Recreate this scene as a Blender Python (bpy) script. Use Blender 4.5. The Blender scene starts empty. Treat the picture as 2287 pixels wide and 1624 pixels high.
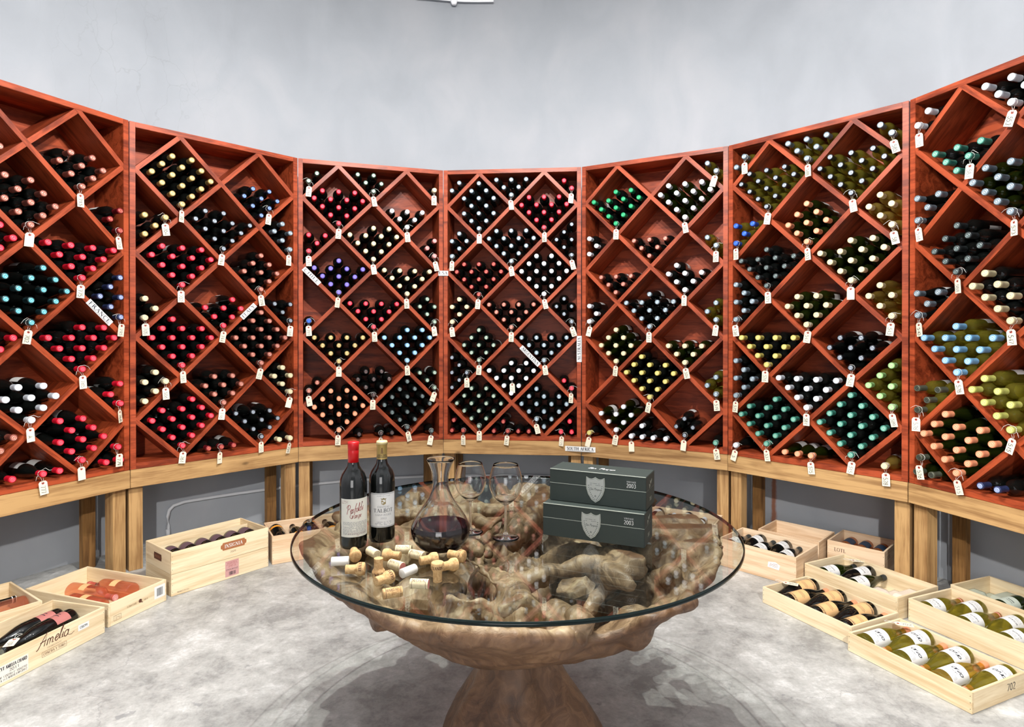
import bpy, bmesh, math, random
from mathutils import Vector, Matrix, noise
random.seed(7)
PI = math.pi
D2R = PI/180
scene = bpy.context.scene
COL = scene.collection

# ------------------------------------------------------------------ materials
MATS = {}
def new_mat(name):
    m = bpy.data.materials.new(name); m.use_nodes = True
    nt = m.node_tree
    for n in list(nt.nodes): nt.nodes.remove(n)
    out = nt.nodes.new('ShaderNodeOutputMaterial')
    MATS[name] = m
    return m, nt, out
def rgb(c, a=1.0):
    """sRGB 0-255 triple -> linear"""
    def f(x):
        x /= 255.0
        return x/12.92 if x <= .04045 else ((x+.055)/1.055)**2.4
    return (f(c[0]), f(c[1]), f(c[2]), a)
def simple(name, col, rough=.5, metal=0.0, coat=0.0, spec=.5):
    m, nt, out = new_mat(name)
    b = nt.nodes.new('ShaderNodeBsdfPrincipled')
    b.inputs['Base Color'].default_value = rgb(col)
    b.inputs['Roughness'].default_value = rough
    b.inputs['Metallic'].default_value = metal
    b.inputs['Coat Weight'].default_value = coat
    b.inputs['Coat Roughness'].default_value = .12
    b.inputs['Specular IOR Level'].default_value = spec
    nt.links.new(b.outputs[0], out.inputs[0])
    return m
def ramp(nt, stops):
    r = nt.nodes.new('ShaderNodeValToRGB')
    el = r.color_ramp.elements
    while len(el) < len(stops): el.new(.5)
    for e, (p, c) in zip(el, stops): e.position = p; e.color = rgb(c)
    return r
def wood(name, light, dark, rough=.5, scale=1.0, coat=0.0, stretch=(1, 18, 18), knots=True, bump=.15, blotch=.35):
    """grain runs along the object's local X unless stretch says otherwise"""
    m, nt, out = new_mat(name)
    N, L = nt.nodes, nt.links
    tc = N.new('ShaderNodeTexCoord')
    oi = N.new('ShaderNodeObjectInfo')
    add = N.new('ShaderNodeVectorMath'); add.operation = 'ADD'
    mul = N.new('ShaderNodeVectorMath'); mul.operation = 'SCALE'; mul.inputs['Scale'].default_value = 7.3
    cmb = N.new('ShaderNodeCombineXYZ')
    L.new(oi.outputs['Random'], cmb.inputs[0]); L.new(oi.outputs['Random'], cmb.inputs[1]); L.new(oi.outputs['Random'], cmb.inputs[2])
    L.new(cmb.outputs[0], mul.inputs[0]); L.new(tc.outputs['Object'], add.inputs[0]); L.new(mul.outputs[0], add.inputs[1])
    mp = N.new('ShaderNodeMapping'); mp.inputs['Scale'].default_value = [s*scale for s in stretch]
    L.new(add.outputs[0], mp.inputs[0])
    n1 = N.new('ShaderNodeTexNoise'); n1.inputs['Scale'].default_value = 1.6; n1.inputs['Detail'].default_value = 6; n1.inputs['Distortion'].default_value = 1.2
    L.new(mp.outputs[0], n1.inputs['Vector'])
    n2 = N.new('ShaderNodeTexNoise'); n2.inputs['Scale'].default_value = 14; n2.inputs['Detail'].default_value = 3
    L.new(mp.outputs[0], n2.inputs['Vector'])
    n3 = N.new('ShaderNodeTexNoise'); n3.inputs['Scale'].default_value = 5; n3.inputs['Detail'].default_value = 3
    L.new(add.outputs[0], n3.inputs['Vector'])
    mx = N.new('ShaderNodeMath'); mx.operation = 'MULTIPLY_ADD'; mx.inputs[1].default_value = .35
    L.new(n2.outputs[0], mx.inputs[0]); L.new(n1.outputs[0], mx.inputs[2])
    mx2 = N.new('ShaderNodeMath'); mx2.operation = 'MULTIPLY_ADD'; mx2.inputs[1].default_value = blotch
    L.new(n3.outputs[0], mx2.inputs[0]); L.new(mx.outputs[0], mx2.inputs[2])
    mid = [(a+b)/2 for a, b in zip(light, dark)]
    o = .175 + blotch*.5
    r = ramp(nt, [(.28+o, dark), (.44+o, mid), (.60+o, light)])
    L.new(mx2.outputs[0], r.inputs[0])
    b = N.new('ShaderNodeBsdfPrincipled'); b.inputs['Roughness'].default_value = rough
    b.inputs['Coat Weight'].default_value = coat; b.inputs['Coat Roughness'].default_value = .25; b.inputs['Specular IOR Level'].default_value = .3
    col = r.outputs[0]
    if knots:
        v = N.new('ShaderNodeTexVoronoi'); v.inputs['Scale'].default_value = 3.2
        mk = N.new('ShaderNodeMapping'); mk.inputs['Scale'].default_value = (.7, 1.3, 1.3)
        L.new(add.outputs[0], mk.inputs[0]); L.new(mk.outputs[0], v.inputs['Vector'])
        rk = N.new('ShaderNodeMapRange'); rk.inputs[1].default_value = .03; rk.inputs[2].default_value = .075; rk.inputs[3].default_value = .75; rk.inputs[4].default_value = 0
        L.new(v.outputs['Distance'], rk.inputs[0])
        mc = N.new('ShaderNodeMix'); mc.data_type = 'RGBA'
        mc.inputs['B'].default_value = rgb([c*.42 for c in dark])
        L.new(rk.outputs[0], mc.inputs['Factor']); L.new(col, mc.inputs['A'])
        col = mc.outputs['Result']
    L.new(col, b.inputs['Base Color'])
    bp = N.new('ShaderNodeBump'); bp.inputs['Strength'].default_value = bump; bp.inputs['Distance'].default_value = .003
    L.new(mx.outputs[0], bp.inputs['Height']); L.new(bp.outputs[0], b.inputs['Normal'])
    L.new(b.outputs[0], out.inputs[0])
    return m
def clear_glass(name, tint, ior=1.5, rough=0.0, diffuse=0.0, dcol=(200, 200, 200)):
    """thin clear glass: what is not reflected passes straight through with the glass's tint"""
    m, nt, out = new_mat(name)
    N, L = nt.nodes, nt.links
    fr = N.new('ShaderNodeFresnel')          # the same reflectance on both sides of the pane
    ge = N.new('ShaderNodeNewGeometry'); im = N.new('ShaderNodeMapRange'); im.inputs[3].default_value = ior; im.inputs[4].default_value = 1/ior
    L.new(ge.outputs['Backfacing'], im.inputs[0]); L.new(im.outputs[0], fr.inputs[0])
    tr = N.new('ShaderNodeBsdfTransparent'); tr.inputs[0].default_value = (*tint, 1)
    gl = N.new('ShaderNodeBsdfGlossy'); gl.inputs['Roughness'].default_value = rough
    mx = N.new('ShaderNodeMixShader')
    base = tr.outputs[0]
    if diffuse > 0:
        df = N.new('ShaderNodeBsdfDiffuse'); df.inputs[0].default_value = rgb(dcol)
        tl = N.new('ShaderNodeBsdfTranslucent'); tl.inputs[0].default_value = rgb(dcol)
        m3 = N.new('ShaderNodeMixShader'); m3.inputs[0].default_value = .5
        L.new(df.outputs[0], m3.inputs[1]); L.new(tl.outputs[0], m3.inputs[2])
        m2 = N.new('ShaderNodeMixShader'); m2.inputs[0].default_value = diffuse
        L.new(base, m2.inputs[1]); L.new(m3.outputs[0], m2.inputs[2]); base = m2.outputs[0]
    L.new(fr.outputs[0], mx.inputs[0]); L.new(base, mx.inputs[1]); L.new(gl.outputs[0], mx.inputs[2])
    L.new(mx.outputs[0], out.inputs[0])
    return m

M_cherry = wood('cherry_stained_plywood', (166, 72, 38), (100, 35, 12), rough=.52, scale=.8, coat=.08, knots=False, bump=.08, stretch=(2, 14, 14))
M_cherry_in = M_cherry
M_pine = wood('aged_pine_timber', (188, 150, 100), (134, 98, 60), rough=.6, scale=.7)
M_pine_shaded = wood('shaded_pine_timber', (148, 108, 62), (94, 64, 34), rough=.65, scale=.7)  # same pine for the rear timbers, their shade put into the colour
M_crate = wood('pale_crate_pine', (230, 212, 178), (202, 176, 136), rough=.6, scale=.75, blotch=.2)
M_crate2 = wood('pinkish_crate_pine', (230, 204, 172), (200, 164, 128), rough=.6, scale=.75, blotch=.2)

def plaster():
    m, nt, out = new_mat('white_plaster')
    N, L = nt.nodes, nt.links
    tc = N.new('ShaderNodeTexCoord')
    n1 = N.new('ShaderNodeTexNoise'); n1.inputs['Scale'].default_value = .9; n1.inputs['Detail'].default_value = 7; n1.inputs['Roughness'].default_value = .6
    n2 = N.new('ShaderNodeTexNoise'); n2.inputs['Scale'].default_value = 9; n2.inputs['Detail'].default_value = 8
    mp = N.new('ShaderNodeMapping'); mp.inputs['Scale'].default_value = (1.5, 1.5, .9)
    n3 = N.new('ShaderNodeTexNoise'); n3.inputs['Scale'].default_value = 1.6; n3.inputs['Detail'].default_value = 8; n3.inputs['Distortion'].default_value = .8
    L.new(tc.outputs['Object'], n1.inputs['Vector']); L.new(tc.outputs['Object'], n2.inputs['Vector'])
    L.new(tc.outputs['Object'], mp.inputs[0]); L.new(mp.outputs[0], n3.inputs['Vector'])
    a = N.new('ShaderNodeMath'); a.operation = 'ADD'
    L.new(n1.outputs[0], a.inputs[0]); L.new(n3.outputs[0], a.inputs[1])
    r = ramp(nt, [(.34, (154, 158, 164)), (.5, (163, 167, 173)), (.66, (173, 175, 180))])
    h = N.new('ShaderNodeMath'); h.operation = 'MULTIPLY'; h.inputs[1].default_value = .5
    L.new(a.outputs[0], h.inputs[0]); L.new(h.outputs[0], r.inputs[0])
    # hairline vertical cracks and scuffs on one stretch of the plaster
    mc = N.new('ShaderNodeMapping'); mc.inputs['Scale'].default_value = (5, 5, 1.6)
    v = N.new('ShaderNodeTexVoronoi'); v.feature = 'DISTANCE_TO_EDGE'; v.inputs['Scale'].default_value = 1.3
    nz = N.new('ShaderNodeTexNoise'); nz.inputs['Scale'].default_value = 4; nz.inputs['Detail'].default_value = 6
    va = N.new('ShaderNodeVectorMath'); va.operation = 'ADD'
    L.new(tc.outputs['Object'], mc.inputs[0]); L.new(mc.outputs[0], va.inputs[0]); L.new(nz.outputs['Color'], va.inputs[1])
    L.new(tc.outputs['Object'], nz.inputs['Vector']); L.new(va.outputs[0], v.inputs['Vector'])
    cr = N.new('ShaderNodeMapRange'); cr.inputs[1].default_value = 0; cr.inputs[2].default_value = .018; cr.inputs[3].default_value = 1; cr.inputs[4].default_value = 0
    L.new(v.outputs['Distance'], cr.inputs[0])
    vm = N.new('ShaderNodeVectorMath'); vm.operation = 'DISTANCE'; vm.inputs[1].default_value = (-2.41, 3.96, 3.08)
    L.new(tc.outputs['Object'], vm.inputs[0])
    ms = N.new('ShaderNodeMapRange'); ms.inputs[1].default_value = .2; ms.inputs[2].default_value = .65; ms.inputs[3].default_value = .22; ms.inputs[4].default_value = 0
    L.new(vm.outputs['Value'], ms.inputs[0])
    mm = N.new('ShaderNodeMath'); mm.operation = 'MULTIPLY'; L.new(cr.outputs[0], mm.inputs[0]); L.new(ms.outputs[0], mm.inputs[1])
    # rust trickle below the racks
    rs = N.new('ShaderNodeSeparateXYZ'); L.new(tc.outputs['Object'], rs.inputs[0])
    rn = N.new('ShaderNodeTexNoise'); rn.inputs['Scale'].default_value = 16
    L.new(tc.outputs['Object'], rn.inputs['Vector'])
    rx = N.new('ShaderNodeMath'); rx.operation = 'MULTIPLY_ADD'; rx.inputs[1].default_value = .02; L.new(rn.outputs[0], rx.inputs[0]); L.new(rs.outputs['X'], rx.inputs[2])
    rd = N.new('ShaderNodeMath'); rd.operation = 'SUBTRACT'; rd.inputs[1].default_value = 1.82; L.new(rx.outputs[0], rd.inputs[0])
    ra = N.new('ShaderNodeMath'); ra.operation = 'ABSOLUTE'; L.new(rd.outputs[0], ra.inputs[0])
    rm = N.new('ShaderNodeMapRange'); rm.inputs[1].default_value = .006; rm.inputs[2].default_value = .016; rm.inputs[3].default_value = .85; rm.inputs[4].default_value = 0
    L.new(ra.outputs[0], rm.inputs[0])
    rz = N.new('ShaderNodeMath'); rz.operation = 'LESS_THAN'; rz.inputs[1].default_value = .5; L.new(rs.outputs['Z'], rz.inputs[0])
    ry = N.new('ShaderNodeMath'); ry.operation = 'GREATER_THAN'; ry.inputs[1].default_value = .5; L.new(rs.outputs['Y'], ry.inputs[0])
    q1 = N.new('ShaderNodeMath'); q1.operation = 'MULTIPLY'; L.new(rm.outputs[0], q1.inputs[0]); L.new(rz.outputs[0], q1.inputs[1])
    q2 = N.new('ShaderNodeMath'); q2.operation = 'MULTIPLY'; L.new(q1.outputs[0], q2.inputs[0]); L.new(ry.outputs[0], q2.inputs[1])
    x1 = N.new('ShaderNodeMix'); x1.data_type = 'RGBA'; x1.inputs['B'].default_value = rgb((120, 122, 122))
    L.new(mm.outputs[0], x1.inputs['Factor']); L.new(r.outputs[0], x1.inputs['A'])
    x2 = N.new('ShaderNodeMix'); x2.data_type = 'RGBA'; x2.inputs['B'].default_value = rgb((150, 84, 40))
    L.new(q2.outputs[0], x2.inputs['Factor']); L.new(x1.outputs['Result'], x2.inputs['A'])
    b = N.new('ShaderNodeBsdfPrincipled'); b.inputs['Roughness'].default_value = .62
    L.new(x2.outputs['Result'], b.inputs['Base Color'])
    hs = N.new('ShaderNodeMath'); hs.operation = 'MULTIPLY_ADD'; hs.inputs[1].default_value = .3
    L.new(n2.outputs[0], hs.inputs[0]); L.new(n3.outputs[0], hs.inputs[2])
    bp = N.new('ShaderNodeBump'); bp.inputs['Strength'].default_value = .14; bp.inputs['Distance'].default_value = .008
    L.new(hs.outputs[0], bp.inputs['Height']); L.new(bp.outputs[0], b.inputs['Normal'])
    L.new(b.outputs[0], out.inputs[0])
    return m
def concrete():
    m, nt, out = new_mat('polished_concrete')
    N, L = nt.nodes, nt.links
    tc = N.new('ShaderNodeTexCoord')
    def nse(scale, det, rough=.6, dist=0.0):
        n = N.new('ShaderNodeTexNoise'); n.inputs['Scale'].default_value = scale; n.inputs['Detail'].default_value = det
        n.inputs['Roughness'].default_value = rough; n.inputs['Distortion'].default_value = dist
        L.new(tc.outputs['Object'], n.inputs['Vector']); return n
    n1 = nse(3.1, 8, .66, .3); n2 = nse(11, 10, .75, .3); n3 = nse(55, 6, .7); n4 = nse(2.6, 5, .55, 2.2)
    a = N.new('ShaderNodeMath'); a.operation = 'MULTIPLY_ADD'; a.inputs[1].default_value = .9; L.new(n2.outputs[0], a.inputs[0]); L.new(n1.outputs[0], a.inputs[2])
    c = N.new('ShaderNodeMath'); c.operation = 'MULTIPLY_ADD'; c.inputs[1].default_value = .35; L.new(n3.outputs[0], c.inputs[0]); L.new(a.outputs[0], c.inputs[2])
    h = N.new('ShaderNodeMath'); h.operation = 'MULTIPLY'; h.inputs[1].default_value = 1/2.25; L.new(c.outputs[0], h.inputs[0])
    r = ramp(nt, [(.41, (132, 132, 130)), (.48, (158, 158, 155)), (.54, (175, 175, 172)), (.62, (206, 206, 204))])
    L.new(h.outputs[0], r.inputs[0])
    # dark stains
    st = N.new('ShaderNodeMapRange'); st.inputs[1].default_value = .66; st.inputs[2].default_value = .70; st.inputs[3].default_value = 0; st.inputs[4].default_value = .55
    n5 = nse(9, 4, .6); L.new(n5.outputs[0], st.inputs[0])
    x = N.new('ShaderNodeMix'); x.data_type = 'RGBA'; x.inputs['B'].default_value = rgb((110, 112, 114))
    L.new(st.outputs[0], x.inputs['Factor']); L.new(r.outputs[0], x.inputs['A'])
    # hairline cracks
    v = N.new('ShaderNodeTexVoronoi'); v.feature = 'DISTANCE_TO_EDGE'; v.inputs['Scale'].default_value = 1.1
    va = N.new('ShaderNodeVectorMath'); va.operation = 'ADD'; sc = N.new('ShaderNodeVectorMath'); sc.operation = 'SCALE'; sc.inputs['Scale'].default_value = .35
    n6 = nse(3.2, 6); L.new(n6.outputs['Color'], sc.inputs[0]); L.new(tc.outputs['Object'], va.inputs[0]); L.new(sc.outputs[0], va.inputs[1]); L.new(va.outputs[0], v.inputs['Vector'])
    cr = N.new('ShaderNodeMapRange'); cr.inputs[1].default_value = 0; cr.inputs[2].default_value = .006; cr.inputs[3].default_value = .4; cr.inputs[4].default_value = 0
    L.new(v.outputs['Distance'], cr.inputs[0])
    y = N.new('ShaderNodeMix'); y.data_type = 'RGBA'; y.inputs['B'].default_value = rgb((120, 120, 120))
    L.new(cr.outputs[0], y.inputs['Factor']); L.new(x.outputs['Result'], y.inputs['A'])
    b = N.new('ShaderNodeBsdfPrincipled')
    L.new(y.outputs['Result'], b.inputs['Base Color'])
    rr = N.new('ShaderNodeMapRange'); rr.inputs[3].default_value = .28; rr.inputs[4].default_value = .6; L.new(n4.outputs[0], rr.inputs[0]); L.new(rr.outputs[0], b.inputs['Roughness'])
    bp = N.new('ShaderNodeBump'); bp.inputs['Strength'].default_value = .12; bp.inputs['Distance'].default_value = .01
    L.new(c.outputs[0], bp.inputs['Height']); L.new(bp.outputs[0], b.inputs['Normal'])
    L.new(b.outputs[0], out.inputs[0])
    return m
def rootwood(name, stops, rough, bump, cut=None, prof=None):
    m, nt, out = new_mat(name)
    N, L = nt.nodes, nt.links
    tc = N.new('ShaderNodeTexCoord')
    n0 = N.new('ShaderNodeTexNoise'); n0.inputs['Scale'].default_value = 3; n0.inputs['Detail'].default_value = 4
    L.new(tc.outputs['Object'], n0.inputs['Vector'])
    va = N.new('ShaderNodeVectorMath'); va.operation = 'ADD'; sc = N.new('ShaderNodeVectorMath'); sc.operation = 'SCALE'; sc.inputs['Scale'].default_value = .5
    L.new(n0.outputs['Color'], sc.inputs[0]); L.new(tc.outputs['Object'], va.inputs[0]); L.new(sc.outputs[0], va.inputs[1])
    mp = N.new('ShaderNodeMapping'); mp.inputs['Scale'].default_value = (9, 9, 2.2)
    L.new(va.outputs[0], mp.inputs[0])
    n1 = N.new('ShaderNodeTexNoise'); n1.inputs['Scale'].default_value = 2.4; n1.inputs['Detail'].default_value = 9; n1.inputs['Roughness'].default_value = .62; n1.inputs['Distortion'].default_value = 1.0
    L.new(mp.outputs[0], n1.inputs['Vector'])
    n2 = N.new('ShaderNodeTexNoise'); n2.inputs['Scale'].default_value = 2.6; n2.inputs['Detail'].default_value = 4
    L.new(tc.outputs['Object'], n2.inputs['Vector'])
    a = N.new('ShaderNodeMath'); a.operation = 'ADD'; L.new(n1.outputs[0], a.inputs[0]); L.new(n2.outputs[0], a.inputs[1])
    h = N.new('ShaderNodeMath'); h.operation = 'MULTIPLY'; h.inputs[1].default_value = .5; L.new(a.outputs[0], h.inputs[0])
    r = ramp(nt, stops); L.new(h.outputs[0], r.inputs[0])
    b = N.new('ShaderNodeBsdfPrincipled'); b.inputs['Roughness'].default_value = rough
    colr = r.outputs[0]
    if cut:   # the turned and sanded outside of the bowl against the raw inside
        r2 = ramp(nt, cut); L.new(h.outputs[0], r2.inputs[0])
        sp = N.new('ShaderNodeSeparateXYZ'); L.new(tc.outputs['Object'], sp.inputs[0])
        cx_ = N.new('ShaderNodeCombineXYZ'); L.new(sp.outputs['X'], cx_.inputs[0]); L.new(sp.outputs['Y'], cx_.inputs[1])
        ln = N.new('ShaderNodeVectorMath'); ln.operation = 'LENGTH'; L.new(cx_.outputs[0], ln.inputs[0])
        mz = N.new('ShaderNodeMapRange'); mz.inputs[1].default_value = .40; mz.inputs[2].default_value = .75; L.new(sp.outputs['Z'], mz.inputs[0])
        lut = N.new('ShaderNodeValToRGB'); el = lut.color_ramp.elements
        while len(el) < len(prof)+1: el.new(.5)
        for e_, (rv, zv) in zip(el, [(0, .405)]+prof): e_.position = (zv-.40)/.35; e_.color = (rv, rv, rv, 1)
        L.new(mz.outputs[0], lut.inputs[0])
        sb = N.new('ShaderNodeMath'); sb.operation = 'SUBTRACT'; L.new(ln.outputs['Value'], sb.inputs[0]); L.new(lut.outputs[0], sb.inputs[1])
        fz = N.new('ShaderNodeMapRange'); fz.inputs[1].default_value = -.012; fz.inputs[2].default_value = .010; L.new(sb.outputs[0], fz.inputs[0])
        tz = N.new('ShaderNodeMapRange'); tz.inputs[1].default_value = .7335; tz.inputs[2].default_value = .7355; L.new(sp.outputs['Z'], tz.inputs[0])
        mxx = N.new('ShaderNodeMath'); mxx.operation = 'MAXIMUM'; L.new(fz.outputs[0], mxx.inputs[0]); L.new(tz.outputs[0], mxx.inputs[1])
        mc = N.new('ShaderNodeMix'); mc.data_type = 'RGBA'; L.new(mxx.outputs[0], mc.inputs['Factor']); L.new(r.outputs[0], mc.inputs['A']); L.new(r2.outputs[0], mc.inputs['B'])
        colr = mc.outputs['Result']
    L.new(colr, b.inputs['Base Color'])
    bp = N.new('ShaderNodeBump'); bp.inputs['Strength'].default_value = bump; bp.inputs['Distance'].default_value = .012
    L.new(n1.outputs[0], bp.inputs['Height']); L.new(bp.outputs[0], b.inputs['Normal'])
    L.new(b.outputs[0], out.inputs[0])
    return m
M_wall = plaster(); M_floor = concrete()
M_root = rootwood('teak_root', [(.34, (64, 46, 32)), (.44, (112, 88, 64)), (.53, (158, 130, 100)), (.64, (194, 172, 138))], .5, .4,
                  [(.36, (70, 47, 32)), (.5, (112, 80, 56)), (.64, (146, 110, 80))], [(.10, .42), (.20, .44), (.30, .475), (.39, .52), (.46, .568), (.52, .615), (.575, .66), (.62, .70), (.65, .722)])
M_ceiling = simple('ceiling_paint', (150, 152, 156), .8)
M_tabletop = clear_glass('green_tinted_table_glass', (.955, .985, .97), 1.52)
M_glassedge = simple('dark_green_glass_edge', (9, 24, 22), .15, spec=.3)
def real_glass(name, col, ior):
    m, nt, out = new_mat(name)
    g = nt.nodes.new('ShaderNodeBsdfGlass'); g.inputs['Color'].default_value = (*col, 1); g.inputs['IOR'].default_value = ior; g.inputs['Roughness'].default_value = 0
    nt.links.new(g.outputs[0], out.inputs[0]); return m
M_crystal = real_glass('clear_crystal', (.99, .992, .995), 1.38)
M_crystal_stem = M_crystal
M_wine = simple('red_wine', (26, 4, 10), .03, spec=.6)
M_winetop = simple('wine_surface', (44, 5, 14), .03)
# bottle glass
G_dark = simple('near_black_bottle_glass', (12, 14, 13), .07, spec=.7)
G_green = clear_glass('deep_green_bottle_glass', (.16, .24, .05), 1.5, .02, .25, (60, 74, 24))
G_olive = clear_glass('olive_bottle_glass', (.66, .64, .20), 1.5, .02, .3, (166, 158, 62))
G_amber = clear_glass('amber_white_wine_glass', (.85, .74, .32), 1.5, .02, .3, (206, 178, 86))
G_pink = clear_glass('rose_wine_glass', (.95, .66, .54), 1.5, .02, .18, (234, 160, 132))
G_rum = clear_glass('amber_spirit_glass', (.85, .48, .14), 1.5, .03, .4, (216, 136, 60))
GL = {'d': G_dark, 'g': G_green, 'y': G_olive, 'a': G_amber, 'p': G_pink, 'o': G_rum}
GLN = {'d': 'dark', 'g': 'green', 'y': 'olive-yellow', 'a': 'amber-white', 'p': 'pink', 'o': 'amber'}
CAPS = {  # side colour, end colour, roughness, metal, word
 'R': ((206, 20, 46), (238, 84, 102), .38, .0, 'red'), 'K': ((24, 27, 32), (150, 160, 172), .3, .2, 'black'),
 'G': ((176, 150, 92), (206, 186, 130), .35, .3, 'gold'), 'C': ((212, 200, 160), (226, 216, 178), .4, .1, 'cream'),
 'W': ((214, 220, 228), (232, 236, 240), .35, .1, 'white'), 'S': ((120, 136, 148), (172, 190, 200), .3, .4, 'silver-grey'),
 'B': ((30, 76, 178), (60, 110, 205), .35, .1, 'blue'), 'P': ((98, 82, 178), (134, 122, 214), .4, .0, 'purple'),
 'T': ((58, 128, 112), (128, 180, 162), .38, .1, 'teal'), 'E': ((10, 132, 84), (40, 170, 112), .38, .1, 'green'),
 'O': ((226, 146, 108), (244, 172, 136), .4, .05, 'peach'), 'L': ((120, 172, 212), (168, 206, 232), .35, .1, 'pale-blue'),
 'N': ((140, 78, 66), (208, 140, 124), .35, .3, 'copper'), 'Y': ((196, 182, 96), (216, 206, 130), .4, .05, 'yellow'),
 'F': ((120, 26, 34), (196, 96, 84), .35, .3, 'dark-red'), 'H': ((34, 62, 66), (120, 204, 216), .3, .2, 'cyan-topped'),
 'V': ((62, 84, 72), (172, 188, 172), .35, .15, 'silver-green'), 'I': ((140, 186, 120), (176, 214, 152), .4, .05, 'pale-green'), 'D': ((46, 52, 54), (108, 122, 122), .35, .3, 'slate-grey'),
 'U': ((42, 52, 88), (160, 176, 214), .3, .2, 'slate-blue'), 'J': ((86, 90, 76), (62, 66, 58), .35, .3, 'olive-grey'),
 'Q': ((28, 26, 28), (96, 80, 78), .3, .3, 'black-and-rose'), 'X': ((176, 178, 96), (206, 208, 130), .4, .05, 'yellow-green'),
 'M': ((206, 130, 128), (224, 160, 156), .4, .1, 'pink'), 'Z': ((26, 30, 46), (120, 150, 222), .3, .2, 'blue-ended')}
CAPM = {}
for k, (s, e, r, mt, w) in CAPS.items():
    CAPM[k] = (simple(w.replace('-', '_')+'_foil', s, r, mt), simple(w.replace('-', '_')+'_foil_end', e, r, mt))
M_paper = simple('white_paper', (226, 226, 224), .7)
M_manila = simple('cream_tag_card', (232, 224, 200), .75)
M_ink = simple('dark_ink', (26, 30, 44), .7)
M_inkgrey = simple('grey_print', (120, 122, 130), .7)
M_inkred = simple('red_brown_print', (140, 40, 44), .7)
M_brown = simple('brown_branding', (88, 50, 34), .7)
M_string = simple('white_string', (232, 230, 224), .8)
M_eyelet = simple('red_eyelet', (178, 62, 50), .6)
M_steel = simple('brushed_steel', (170, 174, 178), .35, .9)
M_nail = simple('nail_head', (60, 56, 52), .5, .6)
M_pvc = simple('white_conduit_plastic', (214, 216, 220), .4)
M_blacklid = simple('charcoal_foil', (52, 58, 58), .4, .2)

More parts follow.
